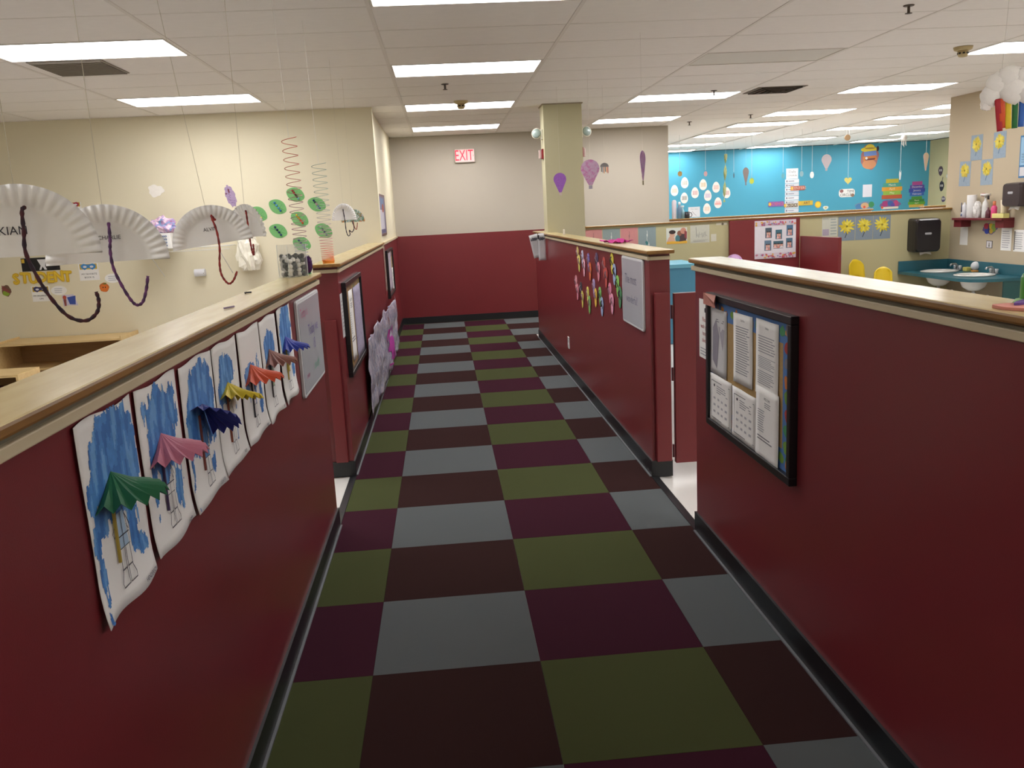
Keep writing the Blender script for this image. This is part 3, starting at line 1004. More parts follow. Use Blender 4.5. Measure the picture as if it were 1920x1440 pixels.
for x_ in (-.175, .115):
    A = Art(o, 0.0018)
    A.rect(x_ - .015, .02, x_ + .015, .06, '#d8b43a')
    A.build('yellow_square')
o = card('mask_banner', 'black and green lettered strip half hidden by a paper plate', 'banner', -4.08, 1.375, 0.33, 0.09, M('#e6e0c8', 0.7, key='strip'))
A = Art(o, 0.0018)
A.rect(-.16, -.045, .07, .03, '#26242a'); A.rect(.08, -.045, .15, .03, '#86a63a'); A.build('print')
for (x, z, lab) in ((-4.373, 1.033, 'oval white speech bubble beside the caped figure'), (-3.80, 1.132, 'oval white speech bubble above the orange fruit cutout')):
    o = tag(G().prism([(0.082 * math.cos(2 * math.pi * i / 28), 0.05 * math.sin(2 * math.pi * i / 28)) for i in range(28)], 0, 0.002).build('speech_bubble', PAPER, None, wallp(x, z)), lab, 'cutout', 'speech bubbles')
    A = Art(o, 0.0022)
    A.copy_lines(-.045, -.03, .045, .03, 3, '#b9bcc6'); A.build('print')
def cutout(name, label, x, z, parts, y=7.95, cat='cutout', s=1.0, kind='S', pos=None, backing=None):
    """cut-out figure: first polygon is the backing card"""
    mx = wallp(x, z, 0, y) if pos is None else frame(kind, pos)
    pts, c = backing
    o = tag(G().prism([(a * s, b * s) for a, b in pts], 0, 0.002).build(name, M(c, 0.7, key='card'), None, mx), label, cat)
    A = Art(o, 0.0022)
    for p in parts:
        if p[0] == 'e':
            A.ell(p[1] * s, p[2] * s, p[3] * s, p[4] * s, p[5])
        else:
            A.poly([(a * s, b * s) for a, b in p[1]], p[2])
    A.build('print')
    return o
cutout('caped_figure', 'small figure cutout in a blue cape below the speech bubble', -4.28, 0.925,
       [('p', [(-.02, .03), (.07, .045), (.06, -.05), (.0, -.045)], '#3a51a0'), ('e', -.045, .03, .02, .022, '#b5503c'), ('p', [(-.06, .01), (-.03, .01), (-.035, -.06), (-.055, -.06)], '#8a4a44')],
       backing=([(-.07, .055), (.05, .06), (.085, -.06), (-.03, -.055), (-.065, -.065)], '#c9c3d8'))
cutout('fruit_figure', 'orange fruit cutout with green leaf on the cream wall', -3.90, 1.04,
       [('e', 0, -.008, .042, .038, '#d9742c'), ('p', [(-.02, .035), (.03, .05), (.02, .03)], '#5a7a3a'), ('e', -.012, 0, .006, .008, '#2b2320'), ('e', .012, 0, .006, .008, '#2b2320')],
       backing=(blob(.05, .05, 24, .04, 1), '#c4682a'))
cutout('bug_figure', 'green and brown cutout at the left picture edge', -4.91, 1.06,
       [('e', -.005, -.025, .035, .03, '#8fae3a'), ('p', [(-.04, .06), (.035, .0), (.03, -.03), (-.04, .01)], '#8a4a44')],
       backing=(blob(.048, .06, 24, .06, 2), '#7a5a48'))

# wire shelf with a box and a bag
sh = thing('wire_shelf', 'white wire wall shelf on slanted brackets on the cream wall', 'shelf', (-2.945, 7.95, 1.42))
WIRE = M('#d6d4cc', 0.4, 0.03, 20, key='wire')
g = G()
for k in range(0, 38):
    x = -0.47 + 0.94 * k / 37
    g.tube([(x, 0, 0.0), (x, -0.30, 0.0), (x, -0.302, -0.032)], 0.0018, 4)
g.build('shelf_wires', WIRE, sh)
for (y, z) in ((-0.002, 0), (-0.15, -0.004), (-0.30, 0), (-0.302, -0.034)):
    G().tube([(-0.475, y, z), (0.475, y, z)], 0.0035, 6).build('shelf_rail', WIRE, sh)
for x in (-0.36, 0.36):
    G().tube([(x, -0.29, -0.03), (x + 0.05, -0.004, -0.30)], 0.005, 6).build('bracket', WIRE, sh)
t = thing('craft_box', 'white box printed with small blue shapes on the wire shelf', 'box', (-3.20, 7.76, 1.4235))
G().box(-0.145, 0.145, -0.10, 0.10, 0, 0.155).build('box_body', PAPER, t, bevel=0.004)
fr = bpy.data.objects.new('box_front', None)
pf = sheet('front_print', None, None, frame('S', (0, -0.100, 0.078)), 0.27, 0.145, PAPER, 0.001, parent=t)
A = Art(pf, 0.0011)
for i in range(3):
    for j in range(4):
        mask_shape(A, -0.085 + i * 0.085, 0.045 - j * 0.032, 0.045, ('#4a6a9a', '#5f9ac8', '#3f5580')[i], '#e8e8ee', '#dfe6ee')
A.build('print')
bpy.data.objects.remove(fr)
def crumple(name, label, cat, pos, size, mat, seed, amp=0.25, rz=0.0, sub=14):
    vs, fs = [], []
    n, r = sub * 2, sub
    for j in range(r + 1):
        b = math.pi * j / r
        for i in range(n):
            a = 2 * math.pi * i / n
            dv = Vector((math.sin(b) * math.cos(a), math.sin(b) * math.sin(a), math.cos(b)))
            k = 1 + amp * (noise.noise(dv * 2.3 + Vector((seed, 0, 0))) + 0.6 * noise.noise(dv * 5 + Vector((0, seed, 0))))
            vs.append((dv.x * size[0] * k, dv.y * size[1] * k, max(-size[2] * 0.72, dv.z * size[2] * k)))
    for j in range(r):
        for i in range(n):
            i2 = (i + 1) % n
            fs.append((j * n + i, (j + 1) * n + i, (j + 1) * n + i2, j * n + i2))
    o = G().add(vs, fs).build(name, mat, None, Matrix.Translation((pos[0], pos[1], pos[2] + size[2] * 0.72)) @ Matrix.Rotation(rz, 4, 'Z'))
    return tag(o, label, cat)
crumple('plastic_bag', 'crumpled pink and lilac plastic bag on the box on the wire shelf', 'bag', (-3.16, 7.76, 1.58), (0.15, 0.09, 0.085),
        mat_streaks('pink_bag', ['#d9a3c4', '#e7d6df', '#c78fc0', '#6fb0d8', '#e06a8a'], (14, 14, 14), 0.3), 2.0, 0.5)
t = crumple('clear_bag', 'hanging whitish plastic bag under the right end of the wire shelf', 'bag', (-2.33, 7.86, 1.14), (0.12, 0.075, 0.22),
            mat_streaks('white_bag', ['#e9e4d2', '#f2eedd', '#e2dcc6'], (10, 10, 6), 0.2), 5.0, 0.4)
t = thing('wall_sensor', 'small white cylindrical sensor on the cream wall below the wire shelf', 'sensor', (-2.87, 7.95, 1.142))
G().tube([(-0.055, -0.04, 0), (0.055, -0.04, 0)], [0.040, 0.040], 18).build('sensor_body', M('#d9dade', 0.4, key='sensor'), t)
G().box(-0.03, 0.03, -0.02, 0, -0.03, 0.03).build('mount', M('#c9cace', 0.4, key='sensor2'), t)
G().ball((0.045, -0.078, -0.005), 0.004, 8, 6).build('indicator', M('#3a3a40', 0.3, key='led'), t)

# low wooden shelving units
MAPLE = mat_wood('maple_board', '#cfae76', '#dcc08a', 0.4, (4, 40, 40))
MAPLED = mat_wood('maple_back', '#a58154', '#b08c5e', 0.5, (4, 40, 40))
def shelf_unit(label, x0, x1, y0, y1, h, lip):
    t = thing('shelf_unit', label, 'shelf unit', ((x0 + x1) / 2, (y0 + y1) / 2, 0))
    a, b = (x1 - x0) / 2, (y1 - y0) / 2
    for s in (-1, 1):
        G().box(min(s * a, s * (a - .02)), max(s * a, s * (a - .02)), -b, b, 0, h + lip).build('side_panel', MAPLE, t, bevel=0.004)
    G().box(-a + .02, a - .02, -b, b, h - .02, h).build('top_board', MAPLE, t)
    G().box(-a + .02, a - .02, -b, b, 0.06, 0.08).build('bottom_board', MAPLE, t)
    G().box(-a + .02, a - .02, -b, b, h * .5 - .01, h * .5 + .01).build('middle_shelf', MAPLE, t)
    G().box(-a + .02, a - .02, b - .012, b, 0.08, h - .02).build('back_panel', MAPLED, t)
    return t
shelf_unit('long low maple shelf unit against the cream wall', -4.86, -3.60, 7.42, 7.93, 0.545, 0.022)
t = shelf_unit('short maple shelf unit standing in front of the long one', -4.75, -3.82, 5.65, 6.05, 0.50, 0.0)
o = G().box(-0.40, 0.42, -0.17, 0.17, 0.262, 0.36).build('storage_bin', M('#8a3a48', 0.5, key='bin'), None, Matrix.Translation((-4.285, 5.84, 0)))
tag(o, 'dark red bin inside the short maple shelf unit', 'bin')

# ---------------------------------------------------------------- rear left wall: notice boards, loose paper and the plastic collage
def notice_board(label, mx, w, h, border, depth=0.03, fw_=0.03, group=None):
    t = thing('notice_board', label, 'notice board', matrix=mx, group=group)
    FM = M('#141417', 0.35, 0.1, 20, key='frame')
    G().box(-w / 2, w / 2, h / 2 - fw_, h / 2, 0, depth).build('frame_rail', FM, t, bevel=0.003)
    G().box(-w / 2, w / 2, -h / 2, -h / 2 + fw_, 0, depth).build('frame_rail', FM, t, bevel=0.003)
    G().box(-w / 2, -w / 2 + fw_, -h / 2 + fw_, h / 2 - fw_, 0, depth).build('frame_stile', FM, t, bevel=0.003)
    G().box(w / 2 - fw_, w / 2, -h / 2 + fw_, h / 2 - fw_, 0, depth).build('frame_stile', FM, t, bevel=0.003)
    b = G().box(-w / 2 + fw_, w / 2 - fw_, -h / 2 + fw_, h / 2 - fw_, 0.004, 0.012).build('cork', M('#a88a58', 0.9, 0.2, 90, key='cork'), t)
    if border:
        A = Art(b, 0.0121, 0.00002)
        bw = 0.078
        x0, x1, y0, y1 = -w / 2 + fw_, w / 2 - fw_, -h / 2 + fw_, h / 2 - fw_
        for r in ((x0, y0, x1, y0 + bw), (x0, y1 - bw, x1, y1), (x0, y0 + bw, x0 + bw, y1 - bw), (x1 - bw, y0 + bw, x1, y1 - bw)):
            A.rect(*r, border[0])
        random.seed(3)
        per = []
        n = 15
        for k in range(n):
            per.append((x0 + (x1 - x0) * (k + .5) / n, y1 - bw / 2)); per.append((x0 + (x1 - x0) * (k + .5) / n, y0 + bw / 2))
        for k in range(9):
            per.append((x1 - bw / 2, y0 + (y1 - y0) * (k + .5) / 9)); per.append((x0 + bw / 2, y0 + (y1 - y0) * (k + .5) / 9))
        for (x, y) in per:
            A.ell(x + random.uniform(-.008, .008), y + random.uniform(-.006, .006), random.uniform(.016, .030), random.uniform(.014, .026), random.choice(border[1:]), 9, jag=0.5)
        A.build('border_strip', 'decorated paper border')
    return t

# board on the right front wall, local x = right = -y ; centre y = 1.622
nb = notice_board('black framed notice board with six sheets on the right front wall', frame('W', (0.925, 1.622, 0.9245)), 0.965, 0.60, ('#4a76b0', '#c9762e', '#a83a30', '#6f9a3a', '#7c7a84', '#c98a34', '#3f8a5a'))
def pinned(parent, label, yc, zc, w, h, z, style, rot=0.0, y_centre=1.622, z_centre=0.9245, mat=PAPER, curl=0.008):
    d = lambda x, y: curl * max(0.0, -y / h) ** 2 + 0.0015 * math.sin(x * 30)
    o = curled_sheet('pinned_sheet', None, None, Matrix.Translation((y_centre - yc, zc - z_centre, z)) @ Matrix.Rotation(rot, 4, 'Z'), w, h, d, 6, 10, mat, parent=parent)
    if label: o['label'] = label
    A = Art(o, 0.0012, 0.00004, deform=d)
    if style == 'letter':
        A.text('Notice', 0, h * .40, h * .045, '#55565c')
        for (a, b) in ((.30, .06), (.02, -.14), (-.17, -.36)):
            A.copy_lines(-w * .40, h * b, w * .40, h * a, 7, '#a2a3a8')
    elif style == 'dense':
        A.text('Daily Menu', 0, h * .41, h * .04, '#44454c')
        A.copy_lines(-w * .38, -h * .36, w * .38, h * .33, 20, '#9b9ca1')
    elif style == 'form':
        bx = [(-.42, .36), (.42, .36), (.42, -.42), (-.42, -.42), (-.42, .36)]
        A.line([(a * w, b * h) for a, b in bx], 0.0028, '#3c3d44')
        A.ell(-w * .3, h * .27, w * .03, h * .03, '#33343a')
        A.copy_lines(-w * .2, h * .12, w * .36, h * .30, 4, '#8e8f95')
        for k in range(4):
            for j in range(3):
                A.rect(w * (-.34 + k * .19), h * (-.02 - j * .14), w * (-.34 + k * .19) + w * .09, h * (-.02 - j * .14) + h * .045, '#b0b1b6')
    elif style == 'list':
        A.text('WELCOME', 0, h * .36, h * .05, '#44454c')
        A.copy_lines(-w * .12, h * .24, w * .2, h * .32, 3, '#77787e')
        A.copy_lines(-w * .42, -h * .12, -w * .1, h * .20, 10, '#a2a3a8')
        A.copy_lines(-w * .42, -h * .24, w * .3, -h * .16, 2, '#6d6e74')
    elif style == 'photo':
        A.poly([(-w * .3, h * .2), (-w * .1, h * .35), (w * .1, h * .1), (-w * .05, -h * .4), (-w * .3, -h * .3)], '#8f8a96')
        A.poly([(w * .05, h * .25), (w * .4, h * .22), (w * .3, -h * .1)], '#a39fa8')
        A.line([(-w * .12, h * .3), (-w * .2, 0), (-w * .15, -h * .35)], w * .08, '#6a6474')
        A.copy_lines(-w * .1, h * .3, w * .42, h * .36, 2, '#6a6a72')
    A.build('print')
    return o
pinned(nb, 'grey copied picture sheet', 1.972, 1.015, 0.235, 0.29, 0.0150, 'photo', 0.0, mat=PAPERD)
pinned(nb, 'densely printed menu sheet', 1.655, 1.03, 0.22, 0.285, 0.0150, 'dense', 0.02)
pinned(nb, 'printed letter', 1.395, 1.035, 0.222, 0.285, 0.0150, 'letter', 0.0)
pinned(nb, 'boxed form', 1.93, 0.76, 0.285, 0.215, 0.0175, 'form', 0.0)
pinned(nb, 'boxed form', 1.632, 0.76, 0.275, 0.21, 0.0175, 'form', 0.0)
pinned(nb, 'printed list', 1.378, 0.782, 0.225, 0.28, 0.0195, 'list', 0.0)
o = G().add([(-.10, -.025, 0), (.085, -.025, 0.004), (.105, .0, 0.016), (.09, .03, 0.004), (-.10, .025, 0)], [(0, 1, 2, 3, 4)]).build('tape_flag', M('#b8786c', 0.5, 0.1, 30, key='tape'), nb, Matrix.Translation((1.622 - 2.02, 1.196 - .9245, 0.034)), solid=0.001)
o['label'] = 'salmon pink paper tape on the frame corner'
# loose sheet left of the board
o = sheet('notice_sheet', 'white notice with red print left of the black framed board', 'notice', frame('W', (0.925, 2.212, 1.04)), 0.165, 0.275)
A = Art(o, 0.0016)
A.ell(0.01, 0.09, .010, .012, '#3c3d44')
for k, s in enumerate(('Please', 'wash your', 'hands', 'always')):
    A.text(s, 0.005, 0.045 - k * 0.032, 0.03, '#a8484a')
A.copy_lines(-.06, -.125, .06, -.085, 3, '#a5a6ac')
A.build('print')

# boards on the rear left wall
b1 = notice_board('black framed notice board nearest the camera on the rear left wall', frame('E', (-0.915, 4.42, 0.925)), 1.08, 0.61, ('#8a6a4c', '#a0804a', '#7a4a3a', '#6a7a4a', '#b08a3a'))
def pin_l(parent, label, yc, zc, w, h, z, mat, style, y0, z0):
    o = pinned(parent, label, 0, 0, w, h, z, style, 0.0, yc - y0, -(zc - z0), mat)
    return o
pin_l(b1, 'white two-part sheet', 4.24, 0.92, 0.26, 0.47, 0.014, PAPER, 'list', 4.42, 0.925)
pin_l(b1, 'lilac drawing', 4.66, 0.90, 0.48, 0.51, 0.016, mat_streaks('lilac_art', ['#9a93ab', '#aaa4bb', '#8f86a4'], (8, 30, 8), 0.7), '', 4.42, 0.925)
o = sheet('notice_sheet', 'narrow white sheet beside the first framed board on the rear left wall', 'notice', frame('E', (-0.915, 3.825, 1.03)), 0.11, 0.275, PAPERD)
A = Art(o, 0.0016); A.copy_lines(-.04, -.1, .04, .1, 9, '#a9aab0'); A.build('print')
b2 = notice_board('black framed notice board at the far end of the rear left wall', frame('E', (-0.939, 9.30, 0.955)), 1.15, 0.57, ('#7a4a4a', '#a08a6a', '#6a5a7a'))
pin_l(b2, 'pale lilac sheet', 9.25, 0.97, 0.55, 0.47, 0.014, M('#b9aebc', 0.7, 0.05, 20, key='lilac2'), 'list', 9.30, 0.955)
pin_l(b2, 'white sheet', 9.68, 0.85, 0.24, 0.28, 0.016, PAPER, 'letter', 9.30, 0.955)
o = sheet('picture_collage', 'unframed grey and brown picture collage between two framed boards', 'collage', frame('E', (-0.939, 8.36, 1.05)), 0.45, 0.52,
          mat_streaks('grey_collage', ['#4a4642', '#9a948c', '#6a5c3c', '#b8b2aa', '#3c3a38'], (10, 14, 10), 0.6, 2.5), 0.006)
# plastic collage
def dcol(x, y):
    return 0.02 + 0.05 * abs(noise.noise(Vector((x * 1.5, y * 3, 2.2)))) + 0.03 * abs(noise.noise(Vector((x * 5, y * 6, 7.7)))) + 0.03 * max(0, x / 3.9 + .1)
def ecol(u, v):
    ex = 0.14 * noise.noise(Vector((v * 4, u * 2, 1.0))) * (2 * abs(u - .5)) ** 2
    ey = 0.06 * noise.noise(Vector((u * 9, v * 2, 5.0))) * (2 * abs(v - .5)) ** 2
    return ex, ey - 0.05 * (u > .93) * (1 - v)
PLAST = mat_streaks('painted_plastic', ['#7d5f62', '#c4bfcc', '#8f96b4', '#d6d2da', '#a596b0', '#cfcbd4'], (9, 4, 4), 0.25, 2.5)
o = curled_sheet('plastic_collage', 'large crumpled sheet of painted clear plastic low on the rear left wall', 'artwork', frame('E', (-0.912, 6.85, 0.40)), 3.85, 0.60, dcol, 70, 26, PLAST, edge=ecol)
g = G()
vs, fs = [], []
for j in range(13):
    for i in range(11):
        u, v = i / 10 - .5, j / 12 - .5
        x, y = 0.55 + u * 0.75 * (1 - .3 * v) + .08 * noise.noise(Vector((v * 6, u * 3, 1))), -0.10 + v * .36 + .04 * noise.noise(Vector((u * 5, v * 5, 3)))
        vs.append((x, y, dcol(x, y) + 0.006))
for j in range(12):
    for i in range(10):
        if noise.noise(Vector((i * .35, j * .3, 8))) < -0.22: continue
        a = j * 11 + i
        fs.append((a, a + 1, a + 12, a + 11))
q = G().add(vs, fs).build('tissue_patch', M('#b0389c', 0.5, 0.35, 30, key='magenta'), o, smooth=True)
q['label'] = 'magenta tissue patch'
# poster high on the far left wall
o = sheet('poster', 'narrow framed poster above the rail on the far left wall', 'poster', frame('E', (-0.945, 8.78, 1.655)), 1.03, 0.475, M('#6b4a46', 0.5, key='posterframe'), 0.012)
A = Art(o, 0.0125)
A.rect(-.50, -.21, .42, .21, '#7a7590')
A.rect(-.44, -.16, .22, .06, '#c4c0ca'); A.rect(-.3, .08, .2, .19, '#6f86a8'); A.ell(0.05, .08, .18, .05, '#a0584a'); A.rect(-.42, -.2, .3, -.165, '#5a5478')
A.build('print')

# ---------------------------------------------------------------- end wall and column fittings
t = thing('exit_sign', 'red lettered EXIT sign high on the end wall', 'exit sign', (0.158, 11.65, 2.47))
G().box(-0.152, 0.152, -0.05, 0, -0.10, 0.10).build('housing', M('#cfc8bd', 0.5, key='housing'), t, bevel=0.012)
fc = G().box(-0.138, 0.138, -0.053, -0.05, -0.088, 0.088).build('face', mat_emit('sign_face', '#ffb9b9', 0.35, '#e8c9c6'), t)
REDL = mat_emit('sign_red', '#ff2040', 1.3, '#c01830')
p = bpy.data.objects.new('face_print', None)
A = Art(t, 0.0, 0.0)
vs, fs = text_mesh('EXIT')
A.g.add([(-0.012 + x * 0.135, -0.0545, -0.002 + y * 0.22) for x, y in vs], fs, A.mi(REDL))
for k in range(2):
    A.g.add([(0.122 - .003 * 0, -0.0545, 0.02 - .0), (0.132, -0.0545, 0.0), (0.122, -0.0545, -0.02), (0.127, -0.0545, 0.0)], [(0, 1, 3), (1, 2, 3)], A.mi(REDL))
A.build('letters', 'EXIT in red with a small arrow')
bpy.data.objects.remove(p)

for (sx, x, lab) in ((-1, 0.953, 'on the corridor side of the column'), (1, 1.387, 'on the classroom side of the column')):
    t = thing('emergency_light', 'round emergency lamp head ' + lab, 'lamp', (x, 8.44, 2.465))
    G().box(min(0, sx * 0.02), max(0, sx * 0.02), -0.05, 0.05, -0.06, 0.05).build('mount', M('#d9d6c4', 0.5, key='mount'), t, bevel=0.004)
    hd = G()
    prof = [(0.012, 0), (0.035, 0.012), (0.055, 0.035), (0.060, 0.055), (0.058, 0.062)]
    hd.lathe(prof, (0, 0, 0), 20)
    o = hd.build('lamp_head', M('#d3d0c0', 0.4, key='head'), t, Matrix.Translation((sx * 0.05, 0.03, 0)) @ Matrix.Rotation(math.radians(82), 4, 'X') @ Matrix.Rotation(math.radians(20 * sx), 4, 'Y'), smooth=True)
    G().lathe([(0.0005, 0.062), (0.052, 0.062), (0.045, 0.072), (0.02, 0.077), (0.0005, 0.078)], (0, 0, 0), 20).build('lens', M('#93a39d', 0.12, 0.2, 40, key='lens'), o, smooth=True)
    t = thing('fire_alarm_strobe', 'red fire alarm strobe ' + lab, 'fire alarm', (x, 8.44, 2.245))
    G().box(min(0, sx * 0.022), max(0, sx * 0.022), -0.05, 0.05, -0.055, 0.055).build('backplate', M('#8c2028', 0.4, key='alarm'), t, bevel=0.003)
    G().box(min(sx * .022, sx * 0.05), max(sx * .022, sx * 0.05), -0.03, 0.03, -0.05, 0.045).build('strobe_lens', M('#c8b0ac', 0.2, key='strobe'), t, bevel=0.004)

# sheets clipped to the far end of the rear right wall
t = thing('clipped_papers', 'white printed sheets sticking out from the far end of the rear right wall', 'papers', (0.87, 8.22, 1.21))
for (dx, dz, rot, w, h, dy) in ((-0.072, 0.012, 0.20, 0.10, 0.265, 0.008), (0.0, 0.0, 0.0, 0.085, 0.305, 0.0)):
    o = curled_sheet('sheet', None, None, yawframe((dx, dy, dz), 0.0, rot), w, h, lambda x, y: 0.004 * math.sin(y * 9), 4, 8, PAPERD, parent=t)
    A = Art(o, 0.006)
    A.ell(0.0, h * .30, w * .35, 0.02, '#4a4a52', jag=.6); A.rect(-w * .4, h * .24, -w * .15, h * .33, '#6a6a72')
    A.build('print')
G().box(-0.05, -0.03, -0.016, -0.008, 0.09, 0.135).build('clip', M('#26262a', 0.4, key='clip'), t)
G().box(0.03, 0.055, -0.006, 0.006, 0.12, 0.135).build('wall_bracket', M('#26262a', 0.4, key='clip'), t)

# ---------------------------------------------------------------- rear right wall: paper flip-flops, outlet, cloth
def sole(w, h, n=24):
    pts = []
    for i in range(n):
        a = 2 * math.pi * i / n
        y = math.sin(a)
        wid = 0.43 + 0.14 * y - 0.10 * math.exp(-((y + .15) / .3) ** 2)
        pts.append((w * wid * math.cos(a) * 1.05, h * 0.5 * y))
    return pts
FF = [(5.90, 1.183, '#d9c27a', '#d8cf6a', 'tan and yellow'), (5.64, 1.16, '#b9b9d2', '#e0a3b2', 'pale lilac and pink'), (5.343, 1.147, '#7a68a8', '#e2703c', 'purple and orange'),
      (4.955, 1.17, '#5a4668', '#e08a9a', 'plum and pink'), (4.65, 1.147, '#b8443c', '#c04a42', 'red'), (4.34, 1.19, '#e3d24a', '#9fb4dc', 'yellow and light blue'),
      (6.045, 0.92, '#e39aa2', '#e08a9a', 'pink, lower left'), (5.78, 0.88, '#3f3a44', '#cfc25a', 'black and yellow'), (5.425, 0.868, '#e3dc6a', '#7fba62', 'yellow and green'),
      (5.117, 0.955, '#b3a0cc', '#e8c04a', 'lilac and gold'), (4.854, 0.912, '#7fba62', '#9fb4dc', 'green and light blue'), (4.447, 0.974, '#e88aa8', '#e59ab4', 'pink, beside the green pair'),
      (4.165, 1.047, '#8fca62', '#4a8a5a', 'light and dark green')]
for i, (y, z, ca, cb, words) in enumerate(FF):
    t = thing('paper_flip_flops', 'pair of ' + words + ' paper flip-flops on the red wall', 'paper cutout', matrix=frame('W', (0.9245, y, z)), group='paper flip-flops on the rear right wall')
    for k, (dx, dy, hx, rot) in enumerate(((-0.040, 0.035, ca, 0.12), (0.045, -0.035, cb, -0.1))):
        o = G().prism(sole(0.13, 0.15), 0.002 + .003 * k, 0.004 + .003 * k).build('paper_sole', M(hx, 0.7, 0.06, 60, key='sole'), t, Matrix.Translation((dx, dy, 0)) @ Matrix.Rotation(rot, 4, 'Z'))
        st_ = '#3a3436' if i in (5, 10, 12) else '#8a6a72'
        G().tube([(-0.036, -0.01, 0.006), (-0.012, 0.03, 0.016), (0.0, 0.048, 0.008), (0.012, 0.03, 0.016), (0.036, -0.01, 0.006)], 0.0035, 6).build('strap', M(st_, 0.7, key='strap'), o)
t = thing('wall_outlet', 'white electrical outlet low on the rear right wall', 'outlet', matrix=frame('W', (0.925, 6.72, 0.323)))
G().prism(rounded(0.085, 0.118, 0.008), 0, 0.006).build('cover_plate', M('#d9d8d6', 0.4, key='outlet'), t, bevel=0.002)
for s in (-1, 1):
    G().prism(rounded(0.034, 0.028, 0.008), 0.006, 0.008).build('socket', M('#c4c3c1', 0.4, key='socket'), t, Matrix.Translation((0, s * 0.022, 0)))
vs, fs = [], []
for j in range(13):
    for i in range(17):
        u, v = i / 16 - .5, j / 12 - .5
        z = 0.004 + 0.022 * max(0, noise.noise(Vector((u * 4, v * 4, 1.3))) + .25) + 0.022 * math.exp(-((u - .1) / .12) ** 2) * (1 - abs(v))
        e = 1 + .25 * noise.noise(Vector((u * 3, v * 3, 9)))
        vs.append((u * 0.13 * e, v * 0.20 * e, z))
for j in range(12):
    for i in range(16):
        a = j * 17 + i
        fs.append((a, a + 1, a + 18, a + 17))
tag(G().add(vs, fs).build('pink_cloth', M('#c22a86', 0.8, 0.1, 40, key='cloth'), None, Matrix.Translation((0.985, 4.52, ZC)) @ Matrix.Rotation(0.5, 4, 'Z'), smooth=True, solid=0.003),
    'crumpled magenta cloth on the cap of the rear right wall', 'cloth')
tag(G().lathe([(0.012, 0), (0.014, 0.004), (0.010, 0.02), (0.010, 0.05), (0.006, 0.055)], (0, 0, 0), 14).build('glue_stick', M('#e6dfcc', 0.4, key='glue'), None, Matrix.Translation((0.985, 7.2, ZC)), smooth=True),
    'tiny white bottle standing on the rear right wall cap near the column', 'bottle')

# gate of the right classroom, swung open
t = thing('swing_gate', 'red wooden gate swung open behind the rear right wall', 'gate', (1.058, 3.268, 0))
G().box(0.004, 0.86, -0.012, 0.028, 0.082, 1.107).build('gate_panel', REDGATE, t, bevel=0.004)
for z in (0.16, 0.63, 1.0):
    G().tube([(-0.008, -0.004, z - 0.04), (-0.008, -0.004, z + 0.04)], 0.008, 8).build('hinge', M('#54262a', 0.4, key='hinge'), t)
o = sheet('gate_sticker', None, None, frame('S', (0.20, -0.012, 0.175)), 0.10, 0.012, M('#d9a9a4', 0.6, key='sticker'), 0.001, parent=t)

# ---------------------------------------------------------------- items on the right front wall cap, at the picture edge
t = thing('foam_shape', 'salmon foam cutout lying on the right wall cap', 'foam cutout', (0.975, 0.045, ZC))
G().prism(blob(0.045, 0.085, 28, 0.05, 0.5, 3), 0, 0.007).build('foam_base', M('#d98f80', 0.8, 0.06, 40, key='foam'), t, Matrix.Rotation(0.5, 4, 'Z'), bevel=0.001)
tag(G().prism(blob(0.012, 0.05, 20, 0.08, 1.5, 3), 0, 0.005).build('foam_strip', M('#6a4a94', 0.8, 0.06, 40, key='foam'), None, Matrix.Translation((0.99, 0.10, ZC + 0.0075)) @ Matrix.Rotation(-0.9, 4, 'Z')),
    'purple foam strip on the salmon foam cutout', 'foam cutout')
t = thing('green_bottle', 'bright green bottle on a pale foot at the right picture edge', 'bottle', (1.028, 0.135, ZC))
G().lathe([(0.030, 0), (0.034, 0.003), (0.030, 0.010), (0.022, 0.012)], (0, 0, 0), 24).build('foot', M('#9fd68a', 0.4, key='foot'), t, smooth=True)
G().lathe([(0.020, 0.011), (0.0215, 0.014), (0.0215, 0.058), (0.018, 0.066), (0.010, 0.070), (0.010, 0.078), (0.002, 0.079)], (0, 0, 0), 24).build('body', M('#4a9a3c', 0.35, key='gbottle'), t, smooth=True)

# ================================================================ RIGHT CLASSROOM
HY = 9.33
def hw(x, z, rot=0.0, y=HY):
    return frame('S', (x, y, z), rot)
for i, (x0, x1, hx, lab) in enumerate(((1.545, 1.768, '#c98a86', 'salmon craft square at the left end of the yellow half wall'), (1.776, 1.998, '#8d9a98', 'grey craft square between two salmon squares'),
                                  (2.007, 2.228, '#cb8886', 'salmon craft square between two grey squares'), (2.235, 2.462, '#8a9899', 'grey craft square at the right end of the row'))):
    o = sheet('craft_square', lab, 'paper', hw((x0 + x1) / 2, 1.20), x1 - x0, 0.29, M(hx, 0.8, 0.05, 40, key='construction'), group='craft squares on the half wall')
    A = Art(o, 0.0018)
    c = '#d6d8d2' if i % 2 else '#9a6a6c'
    A.line([(0.0, .10), (.004, .05), (-.004, .0), (.003, -.05)], 0.006, c)
    A.ell(0, .04, .008, .02, c)
    if i == 3:
        A.ell(-.005, -.06, .02, .025, '#3f7a7a', jag=.6); A.poly([(.01, -.09), (.03, -.09), (.02, -.04)], '#d6d8d2')
    A.build('glued_twine')
